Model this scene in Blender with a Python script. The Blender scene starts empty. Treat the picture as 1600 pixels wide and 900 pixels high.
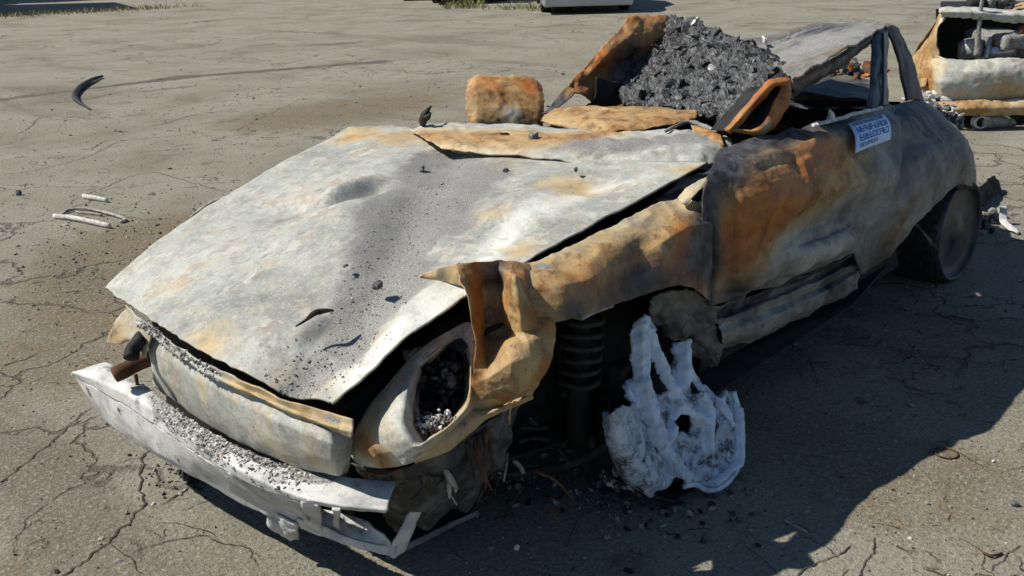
import bpy, bmesh, math, random
import numpy as np
from mathutils import Vector, Matrix, noise as mn

scene = bpy.context.scene
C = scene.collection
R = math.radians

# ------------------------------------------------------------------ camera
cam_d = bpy.data.cameras.new('camera'); cam = bpy.data.objects.new('camera', cam_d); C.objects.link(cam)
YAW, PITCH, ROLL = -2.398, 0.344, -0.0277
fw = Vector((math.cos(YAW)*math.cos(PITCH), math.sin(YAW)*math.cos(PITCH), -math.sin(PITCH)))
rt = Vector((math.sin(YAW), -math.cos(YAW), 0)); up = rt.cross(fw)
r2 = rt*math.cos(ROLL)+up*math.sin(ROLL); u2 = up*math.cos(ROLL)-rt*math.sin(ROLL)
cam.matrix_world = Matrix(((r2.x,u2.x,-fw.x,2.14),(r2.y,u2.y,-fw.y,2.19),(r2.z,u2.z,-fw.z,1.54),(0,0,0,1)))
cam_d.sensor_width = 36; cam_d.lens = 1550/1600*36; cam_d.clip_start = .05; cam_d.clip_end = 600
scene.camera = cam

# ------------------------------------------------------------------ sun, sky, exposure
SUN_EL = R(47)
sun_dir = Vector((-.68*math.cos(SUN_EL), .733*math.cos(SUN_EL), -math.sin(SUN_EL))).normalized()
sd = bpy.data.lights.new('sun', 'SUN'); sd.energy = 5.0; sd.angle = R(.5); sd.color = (1, .95, .86)
so = bpy.data.objects.new('sun', sd); C.objects.link(so)
so.rotation_euler = sun_dir.to_track_quat('-Z', 'Y').to_euler()
w = bpy.data.worlds.new('World'); scene.world = w; w.use_nodes = True
nt = w.node_tree; bg = nt.nodes['Background']
sky = nt.nodes.new('ShaderNodeTexSky'); sky.sky_type = 'NISHITA'; sky.sun_disc = False
sky.air_density = 1.0; sky.dust_density = 0.0; sky.ozone_density = 4.0; sky.sun_elevation = SUN_EL; sky.sun_rotation = math.atan2(-sun_dir.x, -sun_dir.y)
nt.links.new(sky.outputs[0], bg.inputs[0]); bg.inputs[1].default_value = .065
vs = scene.view_settings; vs.view_transform = 'Standard'; vs.look = 'None'; vs.exposure = 0.4; vs.gamma = 1
scene.render.film_transparent = False

# ------------------------------------------------------------------ materials
class NT:
    def __init__(s, name):
        s.m = bpy.data.materials.new(name); s.m.use_nodes = True
        s.t = s.m.node_tree; s.b = s.t.nodes['Principled BSDF']
        s.co = s.t.nodes.new('ShaderNodeTexCoord').outputs['Object']
    def n(s, t, **k):
        x = s.t.nodes.new(t)
        for a, v in k.items(): setattr(x, a, v)
        return x
    def l(s, a, b): s.t.links.new(a, b)
    def put(s, sock, v):
        if hasattr(v, 'links'): s.l(v, sock)
        else: sock.default_value = v
    def noise(s, sc, det=6, rough=.6, dist=0, co=None, stretch=None):
        x = s.n('ShaderNodeTexNoise'); x.inputs['Scale'].default_value = sc; x.inputs['Detail'].default_value = det
        x.inputs['Roughness'].default_value = rough; x.inputs['Distortion'].default_value = dist
        c = co or s.co
        if stretch:
            mp = s.n('ShaderNodeMapping'); mp.inputs['Scale'].default_value = stretch; s.l(c, mp.inputs[0]); c = mp.outputs[0]
        s.l(c, x.inputs['Vector']); return x.outputs[0]
    def math(s, op, a, b=0.0, clamp=False):
        x = s.n('ShaderNodeMath', operation=op, use_clamp=clamp); s.put(x.inputs[0], a); s.put(x.inputs[1], b); return x.outputs[0]
    def step(s, v, a, b, inv=False):
        x = s.n('ShaderNodeMapRange', interpolation_type='SMOOTHSTEP'); s.put(x.inputs[0], v)
        x.inputs[1].default_value = a; x.inputs[2].default_value = b
        x.inputs[3].default_value = 1 if inv else 0; x.inputs[4].default_value = 0 if inv else 1
        return x.outputs[0]
    def ramp(s, v, stops):
        x = s.n('ShaderNodeValToRGB'); e = x.color_ramp.elements
        while len(e) < len(stops): e.new(.5)
        for i, (p, c) in enumerate(stops): e[i].position = p; e[i].color = (*c, 1)
        s.l(v, x.inputs[0]); return x.outputs[0]
    def mix(s, f, a, b, mode='MIX'):
        x = s.n('ShaderNodeMix', data_type='RGBA', blend_type=mode); s.put(x.inputs[0], f)
        for sock, v in ((x.inputs[6], a), (x.inputs[7], b)):
            if hasattr(v, 'links'): s.l(v, sock)
            else: sock.default_value = (*v, 1)
        return x.outputs[2]
    def bump(s, h, strength=.5, dist=.01, prev=None):
        x = s.n('ShaderNodeBump'); x.inputs['Strength'].default_value = strength; x.inputs['Distance'].default_value = dist
        s.l(h, x.inputs['Height'])
        if prev: s.l(prev, x.inputs['Normal'])
        return x.outputs[0]
    def done(s, col, rough=.8, normal=None, metal=0.0, spec=.3):
        s.put(s.b.inputs['Base Color'], col if hasattr(col, 'links') else (*col, 1))
        s.put(s.b.inputs['Roughness'], rough); s.put(s.b.inputs['Metallic'], metal)
        s.put(s.b.inputs['Specular IOR Level'], spec)
        if normal: s.l(normal, s.b.inputs['Normal'])
        return s.m

def burnt_steel(name, rust0=0., ash0=0., soot0=0., light=1., off=(0, 0, 0)):
    t = NT(name)
    mp = t.n('ShaderNodeMapping'); mp.inputs['Location'].default_value = off; t.l(t.co, mp.inputs[0]); co = mp.outputs[0]
    at = t.n('ShaderNodeAttribute', attribute_name='mask'); sp = t.n('ShaderNodeSeparateColor'); t.l(at.outputs['Color'], sp.inputs[0])
    big = t.noise(2.6, 8, .66, .4, co); mid = t.noise(15, 8, .72, .3, co); fine = t.noise(85, 7, .75, 0, co); grit = t.noise(300, 4, .7, 0, co)
    blot = t.noise(5.5, 6, .62, .9, co); tint = t.noise(8, 6, .65, .6, co)
    L = light
    # bare heat-bleached metal: bluish grey to chalky white, mottled at every scale
    base = t.ramp(big, [(.30, (.22*L, .23*L, .21*L)), (.42, (.34*L, .35*L, .315*L)), (.52, (.43*L, .44*L, .395*L)), (.64, (.50*L, .50*L, .43*L)), (.78, (.31*L, .31*L, .28*L))])
    base = t.mix(t.math('MULTIPLY', t.step(mid, .48, .70), .6), base, (.47*L, .40*L, .30*L))
    base = t.mix(t.math('MULTIPLY', t.step(mid, .50, .32), .45), base, (.20*L, .205*L, .19*L))
    base = t.mix(t.math('MULTIPLY', t.step(tint, .52, .68), .55), base, (.44*L, .33*L, .22*L))
    base = t.mix(t.math('MULTIPLY', t.step(fine, .50, .66), .45), base, (.64*L, .62*L, .55*L))
    base = t.mix(t.math('MULTIPLY', t.step(fine, .48, .34), .42), base, (.16, .155, .15))
    base = t.mix(t.step(t.math('ADD', at.outputs['Alpha'], t.math('MULTIPLY', t.math('SUBTRACT', mid, .5), .9)), .1, .9), base, (.70, .70, .63))
    wv = t.n('ShaderNodeTexNoise'); wv.inputs['Scale'].default_value = 30; wv.inputs['Detail'].default_value = 4; t.l(co, wv.inputs['Vector'])
    vm = t.n('ShaderNodeVectorMath', operation='MULTIPLY_ADD'); t.l(wv.outputs['Color'], vm.inputs[0]); vm.inputs[1].default_value = (.05, .05, .05); t.l(co, vm.inputs[2])
    vc = t.n('ShaderNodeTexVoronoi'); vc.inputs['Scale'].default_value = 34; t.l(vm.outputs[0], vc.inputs['Vector'])
    vs_ = t.n('ShaderNodeSeparateColor'); t.l(vc.outputs['Color'], vs_.inputs[0])
    flake = t.math('MULTIPLY', t.step(vs_.outputs[0], .62, .66), t.step(t.math('ADD', blot, t.math('MULTIPLY', t.math('SUBTRACT', mid, .5), .6)), .46, .56))
    flake2 = t.math('MULTIPLY', t.step(vs_.outputs[1], .70, .73), t.step(tint, .48, .58))
    base = t.mix(t.math('MULTIPLY', flake, .34), base, (.20, .18, .15)); base = t.mix(t.math('MULTIPLY', flake2, .30), base, (.62, .61, .56))
    # scale: tan film, then ochre, orange and brown rust
    tanc = t.ramp(mid, [(.3, (.30, .205, .10)), (.5, (.45, .335, .165)), (.7, (.56, .46, .28))])
    rustc = t.ramp(tint, [(.28, (.15, .068, .025)), (.42, (.30, .16, .055)), (.54, (.41, .255, .095)), (.68, (.48, .335, .15))])
    rustc = t.mix(t.math('MULTIPLY', t.step(mid, .5, .34), .5), rustc, (.13, .06, .025))
    rustc = t.mix(t.math('MULTIPLY', t.step(fine, .5, .68), .5), rustc, (.40, .26, .14))
    rustc = t.mix(t.math('MULTIPLY', t.step(fine, .46, .34), .55), rustc, (.055, .028, .017))
    rustc = t.mix(t.math('MULTIPLY', flake, .55), rustc, (.085, .042, .022)); rustc = t.mix(t.math('MULTIPLY', flake2, .4), rustc, (.36, .27, .17))
    deep = t.ramp(mid, [(.3, (.10, .030, .008)), (.5, (.34, .105, .016)), (.68, (.44, .165, .030))])
    ashc = t.ramp(grit, [(.30, (.045, .045, .044)), (.44, (.17, .165, .155)), (.58, (.29, .28, .26)), (.74, (.48, .46, .43))])
    ashc = t.mix(t.math('MULTIPLY', t.step(mid, .5, .3), .5), ashc, (.10, .098, .092))
    sootc = t.ramp(mid, [(.28, (.008, .008, .010)), (.46, (.028, .028, .030)), (.6, (.085, .085, .088)), (.74, (.16, .13, .10))])
    wob = t.math('ADD', t.math('ADD', t.math('MULTIPLY', t.math('SUBTRACT', mid, .5), .75), t.math('MULTIPLY', t.math('SUBTRACT', blot, .5), .8)), t.math('MULTIPLY', t.math('SUBTRACT', fine, .5), .45))
    def fac(ch, add, lo, hi, k=1.0): return t.step(t.math('ADD', t.math('ADD', ch, add), t.math('MULTIPLY', wob, k)), lo, hi)
    drip = t.noise(16, 6, .7, .2, co, (1.0, 1.0, .22)); speck = t.noise(150, 3, .6, 0, co)
    base = t.mix(t.math('MULTIPLY', t.step(drip, .54, .72), .5), base, (.12, .105, .085))
    base = t.mix(t.math('MULTIPLY', t.step(speck, .66, .74), .8), base, (.05, .045, .04))
    col = t.mix(t.math('MULTIPLY', fac(sp.outputs[0], rust0, .05, .5), .85), base, tanc)
    col = t.mix(fac(sp.outputs[0], rust0, .30, .85), col, rustc)
    col = t.mix(t.math('MULTIPLY', fac(sp.outputs[0], rust0, .75, 1.2), .9), col, deep)
    col = t.mix(t.math('MULTIPLY', t.step(drip, .55, .70), t.math('MULTIPLY', fac(sp.outputs[0], rust0, .2, .6), .55)), col, (.07, .03, .014))
    col = t.mix(t.math('MULTIPLY', t.step(speck, .64, .72), .7), col, (.035, .028, .022))
    col = t.mix(fac(sp.outputs[2], soot0, .22, 1.0, .85), col, sootc)
    fa = fac(sp.outputs[1], ash0, .30, .62, 1.35)
    col = t.mix(fa, col, ashc)
    h = t.math('ADD', t.math('ADD', t.math('MULTIPLY', fine, .6), t.math('MULTIPLY', mid, 1.0)), t.math('MULTIPLY', t.math('SUBTRACT', flake2, flake), .35))
    nb = t.bump(h, .32, .004); nb = t.bump(grit, .45, .003, nb)
    rough = t.math('ADD', t.math('MULTIPLY', fine, .35), .38)
    return t.done(col, rough, nb, 0.0, .38)

STEEL = burnt_steel('burnt_steel')
HOODM = burnt_steel('burnt_hood_steel', light=.86, off=(3.1, 1.7, 0))
DARKSTEEL = burnt_steel('sooty_steel', rust0=.1, soot0=.7, off=(7, 3, 2))

def alloy_mat(name='burnt_alloy', tint=None):
    t = NT(name)
    at = t.n('ShaderNodeAttribute', attribute_name='mask'); sp = t.n('ShaderNodeSeparateColor'); t.l(at.outputs['Color'], sp.inputs[0])
    big = t.noise(9, 6, .6, .4); mid = t.noise(32, 6, .65, .5); fine = t.noise(160, 5, .7)
    c = t.ramp(big, [(.3, (.24, .24, .235)), (.43, (.40, .40, .385)), (.58, (.56, .555, .525)), (.75, (.30, .30, .29))])
    c = t.mix(t.math('MULTIPLY', t.step(mid, .56, .68), .7), c, (.24, .24, .25))
    c = t.mix(t.step(t.math('ADD', sp.outputs[0], t.math('MULTIPLY', t.math('SUBTRACT', mid, .5), 1.2)), .4, .8), c, (.30, .19, .10))
    sootc = t.ramp(fine, [(.35, (.012, .012, .014)), (.55, (.06, .06, .06)), (.7, (.2, .2, .2))])
    c = t.mix(t.step(t.math('ADD', sp.outputs[2], t.math('MULTIPLY', t.math('SUBTRACT', mid, .5), 1.6)), .42, .7), c, sootc)
    ashc = t.ramp(fine, [(.35, (.05, .05, .05)), (.5, (.2, .195, .185)), (.68, (.44, .43, .41))])
    c = t.mix(t.step(t.math('ADD', sp.outputs[1], t.math('MULTIPLY', t.math('SUBTRACT', mid, .5), 1.2)), .42, .66), c, ashc)
    # wheel copy: blue skylight and extra brightness painted into the colour
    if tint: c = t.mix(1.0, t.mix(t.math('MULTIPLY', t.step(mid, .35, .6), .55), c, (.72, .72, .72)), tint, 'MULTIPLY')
    nb = t.bump(mid, .3, .004); nb = t.bump(fine, .45, .003, nb)
    return t.done(c, .62, nb, 0, .4)
ALLOY = alloy_mat(); WHEELM = alloy_mat('skylit_alloy', (1.0, 1.16, 1.36))

def simple(name, c0, c1, sc=30, rough=.8, bump=.4, bd=.004, spec=.3, metal=0.0, c2=None):
    t = NT(name); a = t.noise(sc, 7, .65, .2); b = t.noise(sc*7, 4, .7)
    stops = [(.36, c0), (.62, c1)] + ([(.72, c2)] if c2 else [])
    c = t.ramp(a, stops)
    nb = t.bump(a, bump, bd); nb = t.bump(b, bump, bd*.4, nb)
    return t.done(c, rough, nb, metal, spec)
SOOTSHADE = simple('soot_shade_black', (.006, .006, .007), (.022, .020, .020), 18, .75)  # sooty parts, and a stand-in for shade in unlit hollows
CHAR = simple('charcoal', (.008, .008, .009), (.085, .088, .088), 34, .5, .7, .006, .5, 0, (.40, .41, .41))
ASH = simple('grey_ash', (.09, .088, .082), (.30, .29, .27), 60, .95, .6, .004)
PALEASH = simple('pale_ash', (.42, .41, .39), (.72, .70, .66), 50, .95, .5, .004)
TYRE = simple('charred_rubber', (.008, .008, .008), (.03, .03, .03), 40, .85)
RUSTP = simple('orange_rust', (.11, .04, .015), (.42, .17, .05), 20, .85, .5, .004)
BROWN = simple('brown_rust', (.035, .016, .009), (.13, .06, .028), 16, .85, .5, .004)
PRONG = simple('scorched_iron', (.012, .011, .010), (.05, .04, .032), 30, .8)
CHROME = simple('bare_metal', (.30, .30, .30), (.55, .55, .54), 40, .4, .2, .002, .5, .6)
BLUEST = simple('blued_steel', (.035, .045, .055), (.10, .12, .14), 12, .42, .2, .002, .5, .4)
RUBBER = simple('black_trim', (.010, .010, .011), (.025, .025, .026), 20, .6)
WHITE = simple('white_trim', (.34, .33, .29), (.60, .59, .53), 40, .8)
STONE = simple('stone', (.16, .15, .13), (.40, .37, .32), 25, .9)
STICK = simple('sticker_paper', (.40, .58, .80), (.62, .76, .92), 60, .5, .05)
INK = simple('blue_ink', (.02, .10, .34), (.04, .18, .50), 80, .5, .05)
INKD = simple('dark_ink', (.01, .02, .06), (.03, .05, .12), 80, .5, .05)
SILVER = simple('silver_paint', (.34, .36, .38), (.42, .44, .46), 3, .3, .02, .001, .5, .5)
DBLUE = simple('dark_blue_paint', (.02, .03, .06), (.03, .045, .08), 3, .3, .02, .001, .5)
WHITEP = simple('white_paint', (.70, .70, .68), (.80, .80, .78), 3, .4, .02, .001, .5)
GLASS = simple('dark_glass', (.01, .012, .014), (.02, .022, .025), 3, .08, .0, .001, .5)
LAMP = simple('red_lamp', (.25, .01, .01), (.35, .02, .02), 3, .2, .0, .001, .5)
LAMPW = simple('clear_lamp', (.55, .55, .55), (.7, .7, .7), 3, .2, .0, .001, .5)

def ground_mat():
    t = NT('worn_asphalt')
    huge = t.noise(.22, 4, .55, .3); big = t.noise(.9, 6, .6, .6); mid = t.noise(6, 6, .65, .2); fine = t.noise(55, 5, .7); grit = t.noise(210, 3, .7)
    streak = t.noise(1.3, 5, .6, .4, None, (1.0, .22, 1))
    c = t.ramp(big, [(.3, (.150, .132, .094)), (.45, (.210, .195, .150)), (.6, (.255, .242, .192)), (.75, (.210, .186, .132))])
    at = t.n('ShaderNodeAttribute', attribute_name='mask'); sp = t.n('ShaderNodeSeparateColor'); t.l(at.outputs['Color'], sp.inputs[0])
    w = t.math('MULTIPLY', t.math('SUBTRACT', mid, .5), .8)
    w2 = t.math('ADD', w, t.math('MULTIPLY', t.math('SUBTRACT', big, .5), 1.0))
    c = t.mix(t.math('MULTIPLY', t.step(t.math('ADD', sp.outputs[0], w2), .3, .75), .85), c, t.mix(mid, (.105, .076, .042), (.20, .152, .088)))
    c = t.mix(t.math('MULTIPLY', t.step(streak, .54, .70), .6), c, (.125, .105, .08))
    c = t.mix(t.math('MULTIPLY', t.step(t.math('ADD', sp.outputs[1], w2), .35, .75), .6), c, (.34, .325, .29))
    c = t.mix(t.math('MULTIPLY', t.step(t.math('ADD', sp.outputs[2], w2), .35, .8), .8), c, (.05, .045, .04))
    c = t.mix(t.math('MULTIPLY', t.step(fine, .53, .66), .6), c, (.36, .335, .275))
    c = t.mix(t.math('MULTIPLY', t.step(fine, .46, .34), .65), c, (.085, .075, .056))
    c = t.mix(t.math('MULTIPLY', t.step(grit, .6, .72), .5), c, (.38, .36, .32))
    c = t.mix(t.math('MULTIPLY', t.step(grit, .4, .3), .6), c, (.06, .055, .05))
    agg = t.noise(95, 3, .65); c = t.mix(t.math('MULTIPLY', t.step(agg, .57, .66), .55), c, (.40, .375, .31)); c = t.mix(t.math('MULTIPLY', t.step(agg, .43, .35), .6), c, (.07, .06, .045))
    # fine alligator cracking, fading in and out
    vo = t.n('ShaderNodeTexVoronoi', feature='DISTANCE_TO_EDGE'); vo.inputs['Scale'].default_value = 1.15
    wn = t.n('ShaderNodeTexNoise'); wn.inputs['Scale'].default_value = 2.6; wn.inputs['Detail'].default_value = 5; t.l(t.co, wn.inputs['Vector'])
    va = t.n('ShaderNodeVectorMath', operation='MULTIPLY_ADD'); t.l(wn.outputs['Color'], va.inputs[0]); va.inputs[1].default_value = (.7, .7, 0); t.l(t.co, va.inputs[2])
    t.l(va.outputs[0], vo.inputs['Vector'])
    crack = t.math('MULTIPLY', t.step(vo.outputs['Distance'], .004, .016, True), t.step(t.math('ADD', huge, t.math('MULTIPLY', t.math('SUBTRACT', mid, .5), .5)), .44, .56))
    vo2 = t.n('ShaderNodeTexVoronoi', feature='DISTANCE_TO_EDGE'); vo2.inputs['Scale'].default_value = 4.2; t.l(va.outputs[0], vo2.inputs['Vector'])
    crack2 = t.math('MULTIPLY', t.step(vo2.outputs['Distance'], .004, .022, True), t.step(t.math('ADD', big, t.math('MULTIPLY', t.math('SUBTRACT', mid, .5), .9)), .52, .66)); c = t.mix(t.math('MULTIPLY', crack2, .6), c, (.06, .05, .04)); crack = t.math('MAXIMUM', crack, crack2)
    spots = t.noise(3.4, 5, .6, .8); c = t.mix(t.math('MULTIPLY', t.step(spots, .60, .70), .5), c, (.085, .072, .052))
    c = t.mix(t.math('MULTIPLY', crack, .55), c, (.05, .042, .034))
    h = t.math('ADD', t.math('MULTIPLY', mid, .8), t.math('MULTIPLY', fine, .7)); h = t.math('SUBTRACT', h, crack)
    nb = t.bump(h, .8, .016); nb = t.bump(agg, .5, .006, nb); nb = t.bump(grit, .55, .006, nb)
    return t.done(c, .93, nb, 0, .2)
GROUND = ground_mat()
CRACK = simple('crack_dirt', (.022, .018, .014), (.07, .056, .042), 30, .95)

# ------------------------------------------------------------------ builders
def link(name, me, mat, parent=None, smooth=True):
    o = bpy.data.objects.new(name, me); C.objects.link(o)
    if mat: me.materials.append(mat)
    if smooth: me.polygons.foreach_set('use_smooth', [True]*len(me.polygons))
    if parent: o.parent = parent
    return o
def mesh(name, v, f):
    me = bpy.data.meshes.new(name); me.from_pydata([tuple(map(float, p)) for p in v], [], f); me.update(); return me
def tag(o, label=None, cat=None, group=None, kind=None):
    if label: o['label'] = label
    if cat: o['category'] = cat
    if group: o['group'] = group
    if kind: o['kind'] = kind
    return o
def empty(name, loc=(0, 0, 0)):
    o = bpy.data.objects.new(name, None); C.objects.link(o); o.location = loc; o.empty_display_size = .1; return o
def crom(P, n):
    P = np.asarray(P, float); k = P.shape[0]
    E = np.concatenate([[2*P[0]-P[1]], P, [2*P[-1]-P[-2]]])
    x = np.linspace(0, k-1, n); i = np.minimum(x.astype(int), k-2); f = (x-i).reshape((-1,)+(1,)*(P.ndim-1))
    a, b, c, d = E[i], E[i+1], E[i+2], E[i+3]
    return .5*((2*b)+(-a+c)*f+(2*a-5*b+4*c-d)*f*f+(-a+3*b-3*c+d)*f**3)
def seg_d(P, a, b):
    a = np.array(a, float); b = np.array(b, float); ab = b-a
    t = np.clip(((P-a)@ab)/(ab@ab), 0, 1); return np.linalg.norm(P-a-t[:, None]*ab, axis=1), t
def fold(P, a, b, A, wd):                      # height of a sharp crease running from a to b (seen from above)
    a2, b2 = np.array(a[:2], float), np.array(b[:2], float); Q = P[:, :2]; ab = b2-a2; L = np.linalg.norm(ab); ab /= L
    u = (Q-a2)@ab; s = (Q-a2)@np.array([-ab[1], ab[0]])
    e = np.clip(np.minimum(u, L-u)/(.3*L), 0, 1)
    return A*e*(s/wd)*np.exp(-(s/wd)**2)*2
def splat(P, lst):
    m = np.zeros((len(P), 4))
    for ch, c, r, a in lst:
        if len(c) == 2: d, _ = seg_d(P, c[0], c[1])
        else: d = np.linalg.norm(P-np.array(c), axis=1)
        m[:, ch] += a*np.exp(-(d/r)**2)
    return m
RU, AS, DK, PA = 0, 1, 2, 3  # third channel: sooty dirt, also shade painted into folds and hollows
def setmask(me, m):
    at = me.color_attributes.new('mask', 'FLOAT_COLOR', 'POINT'); at.data.foreach_set('color', np.ascontiguousarray(np.clip(m, -1, 1.5), dtype=np.float32).ravel())
def nz(P, sc, seed=0., octv=3):
    o = Vector((seed*3.7, seed*1.3, seed*2.1))
    return np.array([mn.fractal(Vector(p)*sc+o, 1., 2., octv) for p in P])
def crease(P, sc, seed=0.):                     # V-shaped folds, as in buckled sheet metal
    o = Vector((seed*2.3+11, seed*4.1, seed*1.9)); out = np.empty(len(P))
    for i, p in enumerate(P):
        q = Vector(p)*sc+o; w = mn.noise_vector(q*.7)*.5; out[i] = .28-abs(mn.noise(q+w))
    return out
def lin_rows(P, n):
    P = np.asarray(P, float); k = P.shape[0]; x = np.linspace(0, k-1, n); i = np.minimum(x.astype(int), k-2); f = (x-i).reshape((-1,)+(1,)*(P.ndim-1))
    return P[i]*(1-f)+P[i+1]*f
def grid_normals(G):
    du = np.gradient(G, axis=0); dv = np.gradient(G, axis=1); n = np.cross(du, dv); L = np.linalg.norm(n, axis=2, keepdims=True)
    return n/np.maximum(L, 1e-9)
def patch(name, rows, nu, nv, mat, parent=None, thick=.004, crum=((.006, 9.),), masks=(), base=(0, 0, 0), disp=None, seed=0., edge=.0, out=(0,0,1), holes=(), lin=.35, fold_=((.012, 5.), (.005, 13.))):
    A = np.array(rows, float)
    G = crom(A, nu); G = crom(G.transpose(1, 0, 2), nv).transpose(1, 0, 2)
    if lin: G = (1-lin)*G+lin*lin_rows(lin_rows(A, nu).transpose(1, 0, 2), nv).transpose(1, 0, 2)
    N = grid_normals(G); flip = (N.mean((0, 1))@np.array(out)) < 0; N = -N if flip else N
    P = G.reshape(-1, 3); Nn = N.reshape(-1, 3)
    h = np.zeros(len(P))
    for a, sc in crum: h += a*nz(P, sc, seed)
    for a, sc in fold_: h += a*crease(P, sc, seed)
    if disp is not None: h += disp(P)
    Q = P+Nn*h[:, None]
    if edge:                                   # torn outline: shift the border in the sheet's own plane
        b = np.zeros((nu, nv), bool); b[0] = b[-1] = True; b[:, 0] = b[:, -1] = True
        idx = np.where(b.ravel())[0]
        J = np.array([mn.noise_vector(Vector(P[i])*38) for i in idx])*edge
        J -= (J*Nn[idx]).sum(1)[:, None]*Nn[idx]; Q[idx] += J
    f = []
    keep = None
    if holes:
        keep = np.ones(len(Q), bool)
        for c, r in holes: keep &= np.linalg.norm(P-np.array(c), axis=1) > r
    for i in range(nu-1):
        for j in range(nv-1):
            q = (i*nv+j, i*nv+j+1, (i+1)*nv+j+1, (i+1)*nv+j)
            if keep is not None and not all(keep[k] for k in q): continue
            f.append(q[::-1] if flip else q)
    me = mesh(name, Q, f); m = splat(P, masks); m[:, :3] += np.array(base); setmask(me, m)
    o = link(name, me, mat, parent)
    if thick:
        s = o.modifiers.new('solid', 'SOLIDIFY'); s.thickness = thick; s.offset = 0
    return o
def tube(name, pts, r, mat, parent=None, seg=8, n=0, smooth=True, wob=0., flat=1.):
    P = np.array(pts, float); rr = np.full(len(P), r, float) if np.isscalar(r) else np.array(r, float)
    if n: rr = crom(rr[:, None], n)[:, 0]; P = crom(P, n)
    T = np.gradient(P, axis=0); v = []; f = []; ref = Vector((0, 0, 1))
    for i, p in enumerate(P):
        t = Vector(T[i]).normalized()
        if abs(t.dot(ref)) > .95: ref = Vector((0, 1, 0)) if abs(t.y) < .9 else Vector((1, 0, 0))
        a = (ref-t*ref.dot(t)).normalized(); b = t.cross(a); ref = a
        for k in range(seg):
            q = 2*math.pi*k/seg; x = rr[i]*(1+(wob*mn.noise(Vector(p)*30+Vector((k, 0, 0))) if wob else 0))
            v.append(Vector(p)+a*(x*flat*math.cos(q))+b*(x*math.sin(q)))
    for i in range(len(P)-1):
        for k in range(seg): f.append((i*seg+k, i*seg+(k+1) % seg, (i+1)*seg+(k+1) % seg, (i+1)*seg+k))
    f.append(tuple(range(seg))[::-1]); f.append(tuple((len(P)-1)*seg+k for k in range(seg)))
    me = mesh(name, v, f); return link(name, me, mat, parent, smooth)
def lathe(name, c, ax, prof, mat, parent=None, seg=40, wob=0., arc=(0, 1), solid=0):   # prof: (distance along axis, radius)
    ax = Vector(ax).normalized(); a = ax.orthogonal().normalized(); b = ax.cross(a); v = []; f = []; k = len(prof)
    full = arc == (0, 1); n = seg if full else seg+1
    for i in range(n):
        q = 2*math.pi*(arc[0]+(arc[1]-arc[0])*i/seg); d = a*math.cos(q)+b*math.sin(q)
        for z, r in prof: 
            p = Vector(c)+ax*z+d*r
            if wob: p += Vector(mn.noise_vector(p*22))*wob
            v.append(p)
    for i in range(seg):
        for j in range(k-1): f.append((i*k+j, ((i+1) % n)*k+j, ((i+1) % n)*k+j+1, i*k+j+1))
    o = link(name, mesh(name, v, f), mat, parent)
    if solid: s = o.modifiers.new('solid', 'SOLIDIFY'); s.thickness = solid; s.offset = 0
    return o
def rbox(name, c, size, mat, parent=None, rot=None, bev=.01, wob=0., cuts=0, seed=0):
    bm = bmesh.new(); bmesh.ops.create_cube(bm, size=1)
    for v in bm.verts: v.co = Vector((v.co.x*size[0], v.co.y*size[1], v.co.z*size[2]))
    if bev: bmesh.ops.bevel(bm, geom=bm.edges[:], offset=bev, segments=2, affect='EDGES', profile=.5)
    if cuts: bmesh.ops.subdivide_edges(bm, edges=bm.edges[:], cuts=cuts, use_grid_fill=True)
    M = rot.to_matrix() if hasattr(rot, 'to_matrix') else (rot if rot is not None else Matrix.Identity(3))
    for v in bm.verts:
        v.co = M@v.co+Vector(c)
        if wob: v.co += Vector(mn.noise_vector(v.co*9+Vector((seed, 0, 0))))*wob
    me = bpy.data.meshes.new(name); bm.to_mesh(me); bm.free()
    return link(name, me, mat, parent, False)
rng = random.Random(7)
_ICO = None
def ico():
    global _ICO
    if _ICO is None:
        bm = bmesh.new(); bmesh.ops.create_icosphere(bm, subdivisions=1, radius=1)
        _ICO = ([v.co.copy() for v in bm.verts], [tuple(v.index for v in f.verts) for f in bm.faces]); bm.free()
    return _ICO
def chunks(name, spots, mat, parent=None, mats=None, group=0):   # spots: (point, size, flatness); many small broken lumps as one mesh
    V, F = ico(); v = []; f = []; mi = []
    for p, s, fl in spots:
        q = Matrix.Rotation(rng.uniform(0, 6.28), 3, Vector((rng.uniform(-1, 1), rng.uniform(-1, 1), rng.uniform(-1, 1)+.01)).normalized())
        sx, sy, sz = s*rng.uniform(.6, 1.5), s*rng.uniform(.6, 1.2), s*fl*rng.uniform(.7, 1.2)
        k = len(v); m = rng.randrange(len(mats)) if mats else 0
        if group: m = min(len(mats)-1, max(0, int((mn.noise(Vector(p)*group)*1.1+.5+rng.uniform(-.22, .22))*len(mats))))
        for c in V:
            d = Vector((c.x*sx, c.y*sy, c.z*sz))*rng.uniform(.75, 1.2)
            v.append(Vector(p)+q@d)
        for t in F: f.append((t[0]+k, t[1]+k, t[2]+k)); mi.append(m)
    me = mesh(name, v, f); o = link(name, me, mats[0] if mats else mat, parent, False)
    if mats:
        for m in mats[1:]: me.materials.append(m)
        me.polygons.foreach_set('material_index', mi)
    return o
def inside(p, poly):
    x, y = p; r = False; j = len(poly)-1
    for i in range(len(poly)):
        xi, yi = poly[i]; xj, yj = poly[j]
        if (yi > y) != (yj > y) and x < (xj-xi)*(y-yi)/(yj-yi)+xi: r = not r
        j = i
    return r
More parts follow.
